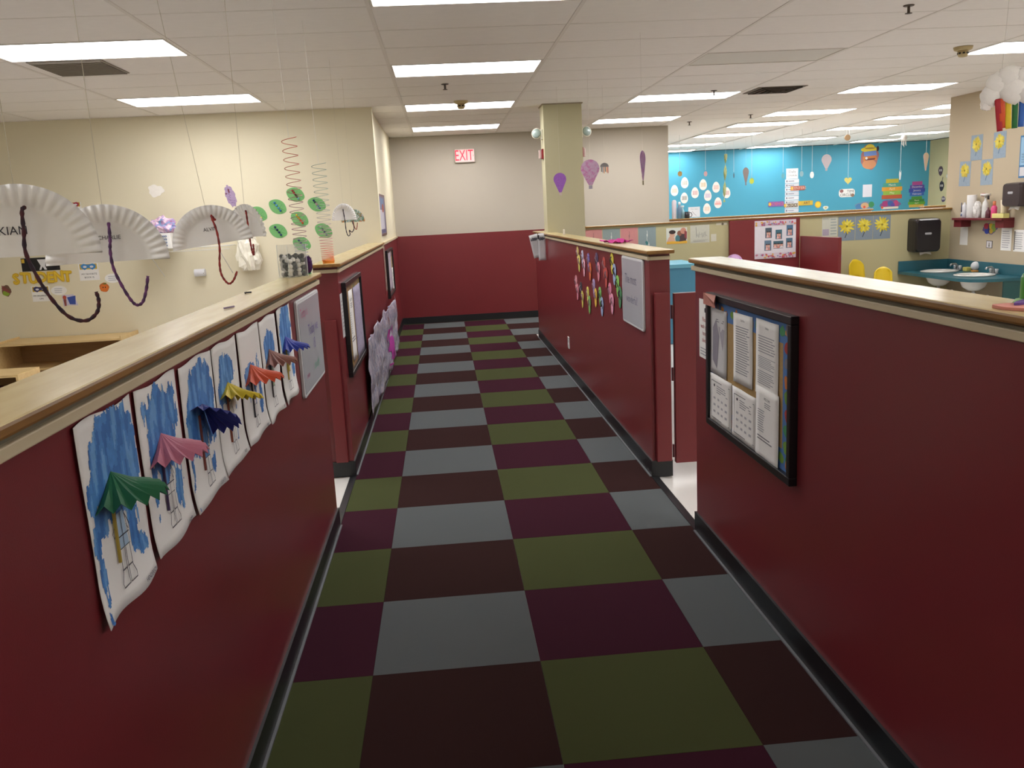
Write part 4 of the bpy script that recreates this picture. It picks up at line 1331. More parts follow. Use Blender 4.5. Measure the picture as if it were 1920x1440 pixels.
# poster with two children and a yellow band
o = sheet('picture_poster', 'small poster of two children above a yellow band on the half wall', 'poster', hw(2.733, 1.212), 0.272, 0.205, M('#d3d6cc', 0.6, key='posterbg'))
A = Art(o, 0.0018)
A.poly([(-.13, -.07), (-.02, -.08), (-.03, -.03), (-.06, .0), (-.10, -.01)], '#cfa48c')
A.ell(-.06, .015, .034, .042, '#d2a58c'); A.ell(-.058, .05, .044, .026, '#3a2c28')
A.poly([(.0, -.09), (.12, -.09), (.125, .02), (.06, .05), (.01, .0)], '#4a3a3c'); A.ell(.035, .03, .03, .036, '#8a5a48'); A.ell(.085, .06, .038, .04, '#c48a76'); A.poly([(.1, -.02), (.13, -.05), (.132, .05), (.1, .06)], '#8a3f44')
A.ell(.01, -.035, .03, .045, '#4a7a80')
A.poly([(-.134, -.10), (.134, -.10), (.134, -.065), (.04, -.072), (-.06, -.064), (-.134, -.07)], '#dba93a')
A.build('print')
o = sheet('crayon_drawing', 'pale pencil drawing on grey paper right of the children poster', 'drawing', hw(3.035, 1.222), 0.25, 0.225, M('#c4c3b4', 0.8, key='greypaper'))
A = Art(o, 0.0018)
A.line([(-.05, .09), (-.045, -.03)], .006, '#8a8a86')
for k in range(9):
    A.line([(-.05 + k * .016, random.uniform(-.05, .0)), (-.04 + k * .016, random.uniform(-.02, .03)), (-.035 + k * .016, random.uniform(-.05, -.01))], .004, '#93938e')
A.copy_lines(-.09, -.10, .10, -.07, 2, '#a9a99e'); A.build('print')
o = sheet('note_card', 'small pale card beside the pencil drawing on the half wall', 'card', hw(3.215, 1.165), 0.07, 0.092, M('#c9c7b6', 0.8, key='greycard'))
o = tag(G().box(-.07, .07, -.014, .014, 0, .002).build('tape_strip', M('#cdc8b4', 0.6, key='tape2'), None, hw(3.32, 1.335)), 'short pale tape strip under the half wall cap', 'tape')
A = Art(o, 0.0022); A.ell(.012, -.003, .016, .016, '#6b6450'); A.build('print')
# photo poster on the red section
o = sheet('photo_poster', 'white poster with six photographs on the red panel', 'poster', hw(4.01, 1.104, 0.0, 9.285), 0.545, 0.485, M('#d9d6dc', 0.6, key='posterwhite'), 0.002)
A = Art(o, 0.0022)
random.seed(21)
for yy in (.205, -.205):
    A.rect(-.27, yy - .035, .27, yy + .035, '#cfc4cf')
    for k in range(40):
        A.ell(random.uniform(-.255, .255), yy + random.uniform(-.024, .024), random.uniform(.008, .018), random.uniform(.007, .014), random.choice(['#c4526a', '#b8788a', '#8a8fb0', '#d8a848', '#d0805a', '#a86a9a', '#d9d2d8']), 9, jag=.5)
A.build('border')
for k, (px, py, pw, ph) in enumerate(((-.09, .085, .085, .13), (.045, .06, .085, .12), (.19, .105, .085, .135), (-.098, -.075, .09, .13), (.04, -.07, .13, .095), (.185, -.055, .085, .125))):
    q = sheet('photo', None, None, Matrix.Translation((px, py, 0.0026)), pw, ph, M(('#4a5a68', '#3f6a7a', '#4a7090', '#5f7a90', '#3f6270', '#4a6a80')[k], 0.4, key='photo'), 0.001, parent=o)
    A = Art(q, 0.0011)
    for j in range(3 if pw > .1 else 2):
        fx = (j - (1 if pw > .1 else .5)) * pw * .32
        A.ell(fx, -ph * .05, pw * .16, ph * .17, '#d2a493'); A.ell(fx, ph * .11, pw * .15, ph * .07, '#4a3632'); A.poly([(fx - pw * .2, -ph * .45), (fx + pw * .2, -ph * .45), (fx + pw * .12, -ph * .2), (fx - pw * .12, -ph * .2)], ('#e0b8b4', '#c8887e', '#dcd4d8')[j])
    A.build('print')
# notes and flower paintings on grey
o = sheet('notice_sheet', 'grey printed two-column notice left of the grey flower paintings', 'notice', hw(4.75, 1.225), 0.205, 0.25, M('#c3c4b6', 0.7, key='note'))
A = Art(o, 0.0018)
A.copy_lines(-.095, .09, .0, .11, 2, '#8a8b8a'); A.copy_lines(.01, -.11, .095, .11, 6, '#8f9a98', 0.006); A.rect(-.095, -.11, -.01, -.03, '#a59aaa'); A.build('print')
def flower(A, cx, cy, R, stem, hy='#d8c63a', n=13, seed=0):
    random.seed(seed)
    A.line([(cx, cy), (cx + .005, cy - R * .9), (cx - R * .2, cy - R * 1.5)], R * .10, stem)
    for ring, k0, m in ((1.0, 1.0, n), (0.72, .8, n - 3)):
        for i in range(m):
            a = 2 * math.pi * i / m + random.uniform(-.12, .12) + ring
            r = R * ring * random.uniform(.82, 1.1)
            ca, sa = math.cos(a), math.sin(a)
            A.ell(cx + ca * r * .55, cy + sa * r * .55, r * .5, R * .14, random.choice([hy, '#e0d256', '#cdb82e']), 10, rot=a)
    A.ell(cx, cy, R * .16, R * .16, '#9a8a2a', 9)
    A.ell(cx + R * .03, cy - R * .03, R * .07, R * .07, '#5a5a2a', 7)
for i, (x0, x1, lab) in enumerate(((4.862, 5.09, 'leftmost of the three grey flower paintings, next to the notice'), (5.094, 5.33, 'middle one of the three grey flower paintings on the half wall'), (5.333, 5.568, 'rightmost of the three grey flower paintings, nearest the towel dispenser'))):
    o = sheet('flower_painting', lab, 'painting', hw((x0 + x1) / 2, 1.188), x1 - x0 - .003, 0.308, M('#7f8c98', 0.8, 0.05, 40, key='greyblue'), group='yellow flowers on grey paper')
    A = Art(o, 0.0018)
    flower(A, 0.0, .03, .098, '#2f3a44', seed=i + 3)
    A.build('yellow_flower')

def towel_dispenser(label, mx, w=0.345, h=0.43, dp=0.21, hx='#1f1c20'):
    t = thing('towel_dispenser', label, 'dispenser', matrix=mx)
    g = G()
    pts = rounded(w, h, 0.04, 5)
    n = len(pts)
    rows = ((0.0, 1.0), (dp * .55, 1.0), (dp * .86, .97), (dp, .90))
    vs, fs = [], []
    for (z, k) in rows:
        vs += [(p[0] * k, p[1] * k + (0 if z == 0 else -.004), z) for p in pts]
    for r_ in range(3):
        fs += [(r_ * n + i, r_ * n + (i + 1) % n, (r_ + 1) * n + (i + 1) % n, (r_ + 1) * n + i) for i in range(n)]
    fs += [tuple(range(n - 1, -1, -1)), tuple(3 * n + i for i in range(n))]
    body = G().add(vs, fs).build('housing', M(hx, 0.28, 0.08, 20, key='dispenser'), t, smooth=False)
    G().prism(rounded(0.09, 0.026, 0.012), dp, dp + .003).build('badge', M('#b0b0b4', 0.3, key='badge'), t, Matrix.Translation((-0.01, 0.02, 0)))
    vs, fs = [], []
    for j in range(5):
        for i in range(9):
            u, v = i / 8 - .5, j / 4
            vs.append((u * .16, -h / 2 + .012 - v * .045 + .012 * math.cos(u * 5), dp * .62 + .02 * v + .006 * math.sin(u * 9)))
    for j in range(4):
        for i in range(8):
            a = j * 9 + i
            fs.append((a, a + 9, a + 10, a + 1))
    G().add(vs, fs).build('paper_towel', M('#dcd9d2', 0.8, key='towel'), t, smooth=True, solid=0.001)
    return t
towel_dispenser('black paper towel dispenser on the half wall above the teal counter', hw(5.975, 1.06))
towel_dispenser('dark brown towel dispenser at the right picture edge', frame('W', (6.38, 7.90, 1.53)), 0.33, 0.27, 0.16, '#3a3034')

# yellow child chairs
def child_chair(label, pos, rz, s=1.0):
    t = thing('child_chair', label, 'chair', pos, rz, group='yellow child chairs')
    YEL = M('#d9bb1e', 0.4, 0.05, 10, key='chair')
    vs, fs = [], []
    nx, ny = 10, 10
    for j in range(ny + 1):
        v = j / ny
        wv = 0.115 - 0.02 * v ** 2 - (0.03 * max(0, v - .85) / .15)
        for i in range(nx + 1):
            u = i / nx * 2 - 1
            zz = 0.40 * s + v * 0.36 * s - 0.03 * max(0, v - .8) / .2 * u * u
            vs.append((u * wv * s, 0.11 + 0.05 * v - 0.03 * u * u, zz))
    for j in range(ny):
        for i in range(nx):
            if 2 <= j <= 3 and 3 <= i <= 6: continue       # grip slot
            a = j * (nx + 1) + i
            fs.append((a, a + 1, a + nx + 2, a + nx + 1))
    G().add(vs, fs).build('backrest', YEL, t, smooth=True, solid=0.012)
    vs, fs = [], []
    for j in range(9):
        for i in range(9):
            u, v = i / 4 - 1, j / 4 - 1
            vs.append((u * 0.15 * s, v * 0.14 * s, 0.36 * s - 0.015 * (1 - u * u) * (1 - v * v) + .03 * max(0, v - .6)))
    for j in range(8):
        for i in range(8):
            a = j * 9 + i
            fs.append((a, a + 1, a + 10, a + 9))
    G().add(vs, fs).build('seat', YEL, t, smooth=True, solid=0.012)
    for sx in (-1, 1):
        for sy in (-1, 1):
            G().tube([(sx * .12 * s, sy * .11 * s, 0.345 * s), (sx * .15 * s, sy * .15 * s, 0.0)], 0.011, 8).build('leg', METAL, t)
    return t
child_chair('yellow child chair with the taller back beside the open red gate', (5.02, 8.95, 0), 0.2, 1.06)
child_chair('lower yellow child chair turned away, right of the taller one', (5.03, 8.44, 0), -0.45, 0.97)
child_chair('yellow child chair mostly hidden behind the open red gate', (4.66, 9.0, 0), 0.1, 0.98)

# red classroom gate, open towards the camera
ang = math.atan2(8.37 - 9.28, 4.44 - 4.345)
t = thing('classroom_gate', 'red panelled classroom gate standing open beside the photo poster', 'gate', (4.345, 9.27, 0), ang)
G().box(0.01, 0.92, -0.02, 0.02, 0.06, 1.13).build('gate_panel', REDGATE, t, bevel=0.006)
for (a, b, c, d_) in ((0.06, 0.87, 0.92, 0.935), (0.06, 0.075, 0.2, 0.92), (0.855, 0.87, 0.2, 0.92)):
    G().box(a, b, 0.02, 0.026, c, d_).build('moulding', M('#6c282c', 0.4, key='mould'), t)
for z in (0.25, 0.95):
    G().tube([(0.0, 0.0, z - .05), (0.0, 0.0, z + .05)], 0.009, 8).build('hinge', METAL, t)
G().box(0.86, 0.90, 0.02, 0.04, 0.85, 0.92).build('latch', METAL, t, bevel=0.003)

# lilac ball behind the front wall, blue cabinet and dark bag
tag(G().ball((0, 0, 0.11), 0.11, 24, 16).build('play_ball', mat_streaks('lilac_ball', ['#a06fae', '#c9a5cc', '#b583bd'], (12, 12, 4), 0.4), None, Matrix.Translation((3.42, 9.14, 0.732)), smooth=True), 'lilac ball showing above the right front wall cap', 'ball')
t = thing('ball_shelf', 'low shelf carrying the lilac ball behind the right front wall', 'shelf unit', (3.45, 9.12, 0))
for s in (-1, 1):
    G().box(min(s * .3, s * .28), max(s * .3, s * .28), -.15, .15, 0, .73).build('side_panel', MAPLE, t)
for z in (0.05, .36, .71):
    G().box(-.28, .28, -.15, .15, z, z + .02).build('shelf_board', MAPLE, t)
BLUEC = M('#4b8fae', 0.45, 0.05, 6, key='bluecab')
t = thing('blue_cabinet', 'light blue cabinet with an overhanging top between the red walls', 'cabinet', (2.42, 8.55, 0))
G().box(-0.29, 0.235, -0.33, 0.38, 0.0, 0.885).build('cabinet_body', BLUEC, t, bevel=0.004)
G().box(-0.32, 0.275, -0.37, 0.42, 0.885, 0.93).build('cabinet_top', M('#6cb2c8', 0.4, 0.05, 6, key='bluetop'), t, bevel=0.006)
G().box(0.235, 0.24, -0.28, 0.33, 0.10, 0.83).build('cabinet_side', BLUEC, t)
t = thing('coat_bag', 'dark bag with a pink edge beside the blue cabinet', 'bag', (2.86, 8.55, 0))
g = G()
vs, fs = [], []
for j in range(9):
    b = math.pi * j / 8
    for i in range(16):
        a = 2 * math.pi * i / 16
        k = 1 + .22 * noise.noise(Vector((math.cos(a) * 2, math.sin(a) * 2, j * .6)))
        vs.append((math.sin(b) * math.cos(a) * .17 * k, math.sin(b) * math.sin(a) * .14 * k, .38 - math.cos(b) * .38))
for j in range(8):
    for i in range(16):
        fs.append((j * 16 + i, j * 16 + (i + 1) % 16, (j + 1) * 16 + (i + 1) % 16, (j + 1) * 16 + i))
G().add(vs, fs).build('bag_body', M('#1d1a22', 0.8, 0.2, 20, key='bag'), t, smooth=True)
G().tube([(.02, -.1, .70), (.08, -.12, .76), (.16, -.08, .66), (.2, -.05, .5)], 0.022, 8).build('pink_strap', M('#b0708c', 0.7, key='bagstrap'), t, smooth=True)

# ---------------------------------------------------------------- sink counter
TEALC = M('#2b626f', 0.35, 0.06, 10, key='counter')
TEALD = M('#2a595b', 0.4, 0.06, 10, key='counterside')
t = thing('sink_counter', 'teal corner counter with two round sink openings', 'counter', (6.045, 8.55, 0))
ox, oy = 6.045 + 0.021, 8.55 + 0.021
pts = [(5.70, 9.33), (6.38, 9.33), (6.38, 7.72), (6.02, 7.72), (5.86, 7.75), (5.76, 7.83), (5.70, 7.98)]
from mathutils.geometry import tessellate_polygon
SINKS = [(6.06, 8.98), (6.06, 8.24)]
loops = [[(x - ox, y - oy) for x, y in reversed(pts)]] + [[(sx - ox + .2 * math.cos(-2 * math.pi * k / 28), sy - oy + .2 * math.sin(-2 * math.pi * k / 28)) for k in range(28)] for sx, sy in SINKS]
tri = tessellate_polygon([[Vector((p[0], p[1], 0)) for p in lp] for lp in loops])
flat_ = [p for lp in loops for p in lp]
nfl = len(flat_)
g = G()
fs = [tuple(a) for a in tri] + [tuple(i + nfl for i in reversed(a)) for a in tri]
o_ = 0
for lp in loops:
    n = len(lp)
    fs += [(o_ + i, o_ + (i + 1) % n, nfl + o_ + (i + 1) % n, nfl + o_ + i) for i in range(n)]
    o_ += n
g.add([(x, y, 0.565) for x, y in flat_] + [(x, y, 0.60) for x, y in flat_], fs)
counter_top = g.build('worktop', TEALC, t)
counter = t
G().box(5.70 - ox, 6.38 - ox, 9.312 - oy, 9.33 - oy, 0.60, 0.73).build('backsplash', TEALC, t, bevel=0.003)
G().box(6.362 - ox, 6.38 - ox, 7.72 - oy, 9.312 - oy, 0.60, 0.73).build('backsplash', TEALC, t, bevel=0.003)
G().box(6.10 - ox, 6.36 - ox, 7.74 - oy, 7.76 - oy, 0.0, 0.565).build('end_panel', TEALD, t)
SINKW = M('#dcdcd6', 0.15, 0.02, 10, key='porcelain')
for (x, y) in SINKS:
    q = G().lathe([(0.175, 0.004), (0.205, 0.0), (0.225, 0.006), (0.222, 0.014), (0.20, 0.017), (0.178, 0.006), (0.165, -0.03), (0.12, -0.13), (0.06, -0.172), (0.02, -0.176), (0.0201, -0.18), (0.065, -0.177), (0.125, -0.135), (0.172, -0.03), (0.175, 0.0038)], (0, 0, 0), 32)
    q.f = q.f[:-2]
    q.mi = q.mi[:-2]
    q = q.build('sink', SINKW, counter, Matrix.Translation((x - ox, y - oy, 0.600)), smooth=True)
    q['label'] = 'round white porcelain sink'
    G().lathe([(0.02, -0.182), (0.024, -0.18), (0.022, -0.174), (0.002, -0.173)], (0, 0, 0), 14).build('drain', METAL, q, smooth=True)
    G().tube([(0, 0, -0.178), (0, 0, -0.26), (0.02, 0, -0.30), (0.09, 0, -0.31), (0.12, 0, -0.27), (0.19, 0, -0.26)], 0.02, 10).build('drain_pipe', M('#c9c8c2', 0.4, key='pipe'), q, smooth=True)
    f = G().box(-.025, .025, -.075, .075, 0, 0.016).build('faucet', METAL, counter, Matrix.Translation((x + 0.262 - ox, y + .03 - oy, 0.6002)), bevel=0.006)
    f['label'] = 'chrome two-handle faucet'
    G().tube([(0, 0, 0.01), (0, 0, 0.06), (-.03, 0, 0.085), (-.09, 0, 0.082), (-.105, 0, 0.062)], [.016, .015, .013, .012, .011], 10).build('spout', METAL, f, smooth=True)
    for s in (-1, 1):
        G().lathe([(.010, .012), (.016, .018), (.022, .055), (.018, .066), (.002, .068)], (0, s * .055, 0), 12).build('handle', M('#b4babc', 0.12, 0.1, 50, key='acrylic'), f, smooth=True)
t = thing('soap_dish', 'round white scrubber standing between the two faucets', 'scrubber', (6.33, 8.66, 0.6005))
G().lathe([(0.05, 0), (0.052, 0.012), (0.045, 0.02)], (0, 0, 0), 18).build('dish', M('#b8803a', 0.5, key='dish'), t, smooth=True)
G().ball((0, 0, 0.072), 0.055, 16, 10).build('scrub_pad', M('#d3d6d8', 0.7, 0.05, 60, key='pad'), t, smooth=True)
tag(G().box(-.05, .05, -.045, .045, 0, .05).build('sponge', M('#c9bf6a', 0.9, 0.1, 80, 0.5, 200, key='sponge'), None, Matrix.Translation((6.325, 8.80, 0.6005)), bevel=0.008), 'yellow sponge beside the round scrubber', 'sponge')

# ---------------------------------------------------------------- right wall: flower papers, shelf, chart, sheets
def rw(y, z, rot=0.0):
    return frame('W', (6.38, y, z), rot)
for i, (y, z, rot, lab) in enumerate(((8.845, 2.11, 0.0, 'upper left blue flower paper on the right wall'), (8.395, 2.108, 0.015, 'upper right blue flower paper, nearest the rainbow cloud'),
                                 (9.062, 1.805, -0.02, 'lower left blue flower paper at the wall corner'), (8.615, 1.804, 0.01, 'lower right blue flower paper above the red shelf'))):
    o = sheet('flower_paper', lab, 'painting', rw(y, z, rot), 0.235, 0.305, M('#93a5b5', 0.8, 0.12, 30, key='bluepaper'), group='yellow flowers on blue paper')
    A = Art(o, 0.0018)
    A.ell(0, .04, .09, .085, '#b9b98a', 16, jag=.2)
    flower(A, 0, .04, .092, '#4a6a86', '#dcc44a', seed=i + 30)
    A.build('yellow_flower')
t = thing('wall_shelf', 'small dark red wall shelf with block brackets', 'shelf', (6.38, 8.54, 1.265))
DRED = M('#6a2027', 0.4, 0.06, 10, key='shelf')
G().box(-0.16, 0, -0.50, 0.50, -0.028, 0).build('shelf_board', DRED, t, bevel=0.003)
for y in (-0.42, 0.42):
    G().box(-0.13, 0, y - .08, y + .08, -0.115, -0.028).build('bracket', DRED, t, bevel=0.003)
def bottle(name, label, pos, prof, hx, cat='bottle', extra=None, seg=16):
    t = thing(name, label, cat, pos)
    G().lathe(prof, (0, 0, 0), seg).build('body', M(hx, 0.35, 0.05, 20, key='bottle'), t, smooth=True)
    if extra:
        for (nm, g, hx2) in extra:
            g.build(nm, M(hx2, 0.4, key='cap'), t, smooth=True)
    return t
Z0 = 1.2655
bottle('lotion_bottle', 'white bottle with a dark blue stripe at the left end of the red shelf', (6.29, 8.89, Z0), [(.035, 0), (.038, .005), (.036, .13), (.02, .16), (.012, .165), (.012, .185)], '#d6d6da',
       extra=[('stripe', G().box(-.042, -.036, -.006, .006, .07, .185), '#2a3050'), ('label_dot', G().box(-.041, -.036, -.014, .014, .02, .05), '#5a6a90')])
bottle('paper_roll', 'tall white paper roll on the red shelf', (6.29, 8.74, Z0), [(.055, 0), (.057, .003), (.057, .272), (.053, .276), (.02, .276), (.02, .26)], '#dcdad8', 'paper roll')
crumple('tissue_pack', 'crumpled clear bag of tissue on the red shelf', 'bag', (6.28, 8.60, Z0), (0.05, 0.055, 0.11), mat_streaks('clear_crinkle', ['#c9c6c2', '#dcdad6', '#b3aca8'], (20, 20, 20), 0.2), 3.0, 0.3)
bottle('spray_bottle', 'white spray bottle with a red and black trigger on the red shelf', (6.28, 8.45, Z0), [(.036, 0), (.038, .005), (.036, .14), (.03, .18), (.014, .21), (.014, .235)], '#dcdcd8',
       extra=[('trigger_head', G().box(-.05, .03, -.05, .035, .26, .285).box(-.012, .012, -.012, .012, .235, .262), '#e2e0dc'), ('trigger', G().box(-.01, .01, -.055, -.043, .215, .262), '#2a2628'), ('nozzle', G().box(-.015, .015, .035, .075, .255, .29), '#b0383a')])
bottle('sauce_bottle', 'short dark maroon bottle on the red shelf', (6.25, 8.345, Z0), [(.026, 0), (.029, .004), (.029, .075), (.014, .10), (.012, .125)], '#5a2a34')
bottle('pink_bottle', 'bright pink bottle with an orange cap on the red shelf', (6.27, 8.265, Z0), [(.032, 0), (.034, .004), (.034, .12), (.018, .145)], '#d8487e', extra=[('cap', G().lathe([(.018, .145), (.018, .19), (.014, .195)], (0, 0, 0), 12), '#d8805a')])
bottle('cream_cup', 'stack of cream paper cups behind the yellow box', (6.32, 8.16, Z0), [(.028, 0), (.030, .002), (.038, .20), (.036, .203)], '#e3d6bc', 'cups')
t = thing('tissue_box', 'pale yellow tissue box at the right end of the red shelf', 'box', (6.27, 8.12, Z0))
G().box(-.055, .02, -.115, .10, 0, .052).build('box_body', M('#d9cf84', 0.6, key='tissuebox'), t, bevel=0.003)
A = Art(t, 0); A.g.add([(-.03, -.05, .0525), (.0, -.05, .0525), (.0, .04, .0525), (-.03, .04, .0525)], [(0, 1, 2, 3)], A.mi('#c9b85a')); A.build('opening')
cutout('butterfly_cutout', 'red, blue and yellow butterfly cutout under the red shelf', 0, 0,
       [('e', -.07, .03, .05, .035, '#a82f4a'), ('e', -.055, -.035, .045, .03, '#3a4aa8'), ('e', .02, .03, .045, .035, '#d8b83a'), ('e', .075, .01, .045, .05, '#8aa84a'), ('e', .03, -.03, .035, .03, '#c8a83a'), ('e', -.02, 0, .012, .05, '#3a3a6a')],
       kind='W', pos=(6.38, 8.49, 1.13), backing=(blob(.135, .062, 36, .1, .6, 4), '#6a5a8a'))
o = sheet('switch_plate', 'small framed picture sign above the counter splash', 'sign', rw(8.482, 0.941), 0.115, 0.088, M('#4a4650', 0.5, key='signframe'), 0.004)
A = Art(o, 0.0042); A.rect(-.05, -.038, .05, .038, '#d3d0d2'); A.poly([(-.012, -.03), (.012, -.03), (.014, .0), (-.014, .0)], '#7a7a72'); A.ell(0, .012, .01, .01, '#7a6a64'); A.build('print')
for (y, z, w, h, st_, lab) in ((9.015, 1.03, 0.165, 0.225, 1, 'white sheet under the left bracket of the red shelf'), (8.17, 1.01, 0.19, 0.262, 2, 'white printed sheet under the right bracket of the red shelf'), (7.93, 1.0, 0.20, 0.25, 3, 'white sheet with a dark side stripe, rightmost on the right wall')):
    o = sheet('notice_sheet', lab, 'notice', rw(y, z), w, h)
    A = Art(o, 0.0018)
    if st_ > 1: A.copy_lines(-w * .38, -h * .4, w * .38, h * .4, 8, '#b6b6ba')
    if st_ == 3: A.rect(-w * .46, -h * .44, -w * .38, h * .44, '#5a564c')
    A.build('print')
o = sheet('blue_chart', 'blue wall chart at the right picture edge above the brown dispenser', 'chart', rw(7.80, 1.945), 0.44, 0.47, M('#3f78a8', 0.6, key='chart'), 0.002)
A = Art(o, 0.0022)
A.rect(-.205, -.215, .205, -.115, '#d6d6d8'); A.rect(-.205, -.095, .205, .215, '#93bcd8')
for j in range(4):
    for i in range(3): A.text('NUM', -.15 + i * .12, -.06 + j * .028, .026, '#3a4a6a')
A.build('print')

# rainbow cloud hanging in the right room
t = thing('rainbow_cloud', 'cotton cloud with hanging rainbow streamers at the right picture edge', 'mobile', (2.75, 2.80, 2.10), -0.59)
random.seed(9)
vs, fs = [], []
lob = [(-.10, 0, -.01, .055), (-.07, 0, .045, .06), (-.02, 0, .07, .065), (.04, 0, .06, .06), (.10, 0, .03, .06), (.13, 0, -.02, .05), (0, 0, .01, .075), (.06, 0, 0, .065), (-.12, 0, -.05, .032)]
g = G()
for (x, y, z, r) in lob:
    n, m_ = 18, 12
    o_ = len(g.v)
    vv, ff = [], []
    for j in range(m_ + 1):
        b = math.pi * j / m_
        for i in range(n):
            a = 2 * math.pi * i / n
            dv = Vector((math.sin(b) * math.cos(a), math.sin(b) * math.sin(a) * .8, math.cos(b)))
            k = 1 + .18 * noise.noise(dv * 3 + Vector((x * 40, z * 30, 0))) + .08 * noise.noise(dv * 9)
            vv.append((x + dv.x * r * k, y + dv.y * r * k, z + dv.z * r * k))
    for j in range(m_):
        for i in range(n):
            ff.append((j * n + i, (j + 1) * n + i, (j + 1) * n + (i + 1) % n, j * n + (i + 1) % n))
    g.add(vv, ff)
g.build('cotton', M('#f3f1ea', 0.95, 0.04, 30, 0.4, 160, key='cotton'), t, smooth=True)
for k, (x, hx, ln) in enumerate(((-.062, '#a8202c', .165), (-.045, '#d8562c', .15), (-.018, '#e3c62c', .155), (.012, '#1f6a34', .155), (.042, '#2f62b0', .15), (.072, '#5f3a94', .15))):
    d = lambda a, b, k=k: .006 * math.sin(b * 30 + k)
    q = curled_sheet('streamer', None, None, Matrix.Translation((x, -0.03 + .004 * k, -.03 - ln / 2)) @ frame('S', (0, 0, 0), 0.12 - .03 * k), .027, ln, d, 3, 10, M(hx, 0.6, 0.05, 40, key='streamer'), parent=t)
for x in (-.06, .06):
    string(t, (x, 0, .08), (x * .6, 0, H - 2.10))

# ---------------------------------------------------------------- paper balloons over the rear right wall
def teardrop(w, h, n=30):
    pts = []
    for i in range(n + 1):
        a = math.radians(-22 + (224 * i / n))
        pts.append((w / 2 * math.cos(a), h * .18 + w * .5 * math.sin(a) * .95))
    return pts + [(-w * .10, -h * .36), (w * .10, -h * .36)]
def balloon(label, pos, yaw, w, h, mats, basket, scr=None, cat='paper balloon', strings=True):
    t = thing('paper_balloon', label, cat, matrix=yawframe(pos, yaw), group='hanging paper balloons')
    G().prism(teardrop(w, h), 0, 0.0015).build('envelope', mats, t)
    G().box(-w * .10, w * .10, -h * .48, -h * .37, -.001, .002).build('basket', M(basket, 0.7, key='basket'), t)
    if strings: string(t, (0, h * .18 + w * .45, 0), (0, H - pos[2], 0), '#d3cdc2', 0.0007)
    return t
PUR = mat_streaks('purple_crayon', ['#7a3f9c', '#9a62b8', '#8a4fae'], (70, 25, 10), 0.7)
PNK = mat_streaks('pink_wash', ['#a47a9c', '#b49ab0', '#b06a96', '#bdb0bc'], (18, 18, 8), 0.7)
STR = mat_streaks('striped_crayon', ['#a04a9c', '#c8b8c8', '#9a4a94', '#8a90b8', '#b0509c'], (90, 6, 10), 0.7)
balloon('solid purple crayon paper balloon hanging against the column', (0.935, 7.0, 1.867), 0.1, 0.128, 0.235, PUR, '#c9b9b4')
balloon('large pale pink and lilac paper balloon right of the column', (1.066, 6.0, 1.906), -0.15, 0.162, 0.262, PNK, '#8f8896')
balloon('narrow turned paper balloon with purple stripes against the beige wall', (1.182, 4.5, 1.89), 1.0, 0.115, 0.275, STR, '#8a8268')
t = thing('paper_jellyfish_mobile', 'small grey dome with orange and black tentacles beside the pink balloon', 'mobile', matrix=yawframe((1.382, 7.0, 2.006), 0.1))
G().prism([(0.045 * math.cos(math.pi * i / 16), 0.04 * math.sin(math.pi * i / 16)) for i in range(17)], 0, 0.002).build('dome', M('#8d8a8a', 0.7, key='dome'), t)
for k in range(6):
    G().box(-.034 + k * .013, -.027 + k * .013, -.045 - .008 * (k % 3), 0, 0, .002).build('tentacle', M(('#3a3a40', '#6a7a9a', '#c87a3a', '#3a3a40', '#d8863a', '#c85a4a')[k], 0.7, key='tent'), t)
string(t, (0, .038, 0), (0, H - 2.006, 0), '#d3cdc2', 0.0007)

# ================================================================ TEAL CLASSROOM
TY = 18.6
def tw(x, z, rot=0.0):
    return frame('S', (x, TY, z), rot)
EGGS = [(5.212, 1.917, 'cut by the beige wall edge'), (5.457, 2.082, 'topmost'), (5.700, 1.843, 'left of centre'), (5.443, 1.736, 'with dark marks above the mug'), (5.895, 2.019, 'high in the middle'), (6.004, 1.765, 'in the centre of the cluster'),
        (6.204, 1.946, 'upper right'), (6.456, 1.807, 'farthest right, behind the green streamer'), (6.248, 1.587, 'lower right with a pink band'), (5.982, 1.465, 'lowest')]
for i, (x, z, lab) in enumerate(EGGS):
    pts = [(0.088 * math.cos(2 * math.pi * k / 28) * (1 - .16 * math.sin(2 * math.pi * k / 28)), 0.125 * math.sin(2 * math.pi * k / 28)) for k in range(28)]
    o = tag(G().prism(pts, 0, 0.004).build('paper_egg', M('#e3ded6', 0.8, key='egg'), None, tw(x, z)), 'white paper egg on the teal wall, ' + lab, 'paper egg', 'paper eggs on the teal wall')
    A = Art(o, 0.0045, 0.0005)
    cc = ('#d8a07a', '#8a8a7a', '#c07a7a', '#3a3a34', '#c9a86a', '#b090b8', '#d89a8a', '#b87a7a', '#dc9a94', '#d8b08a')[i]
    for k in range(5):
        A.line([(-.05 + k * .024, -.05), (-.045 + k * .024, .0), (-.05 + k * .024, .045)], .011, cc)
    if i == 8: A.rect(-.075, -.045, .075, .0, '#e0a098')
    A.build('crayon_marks')
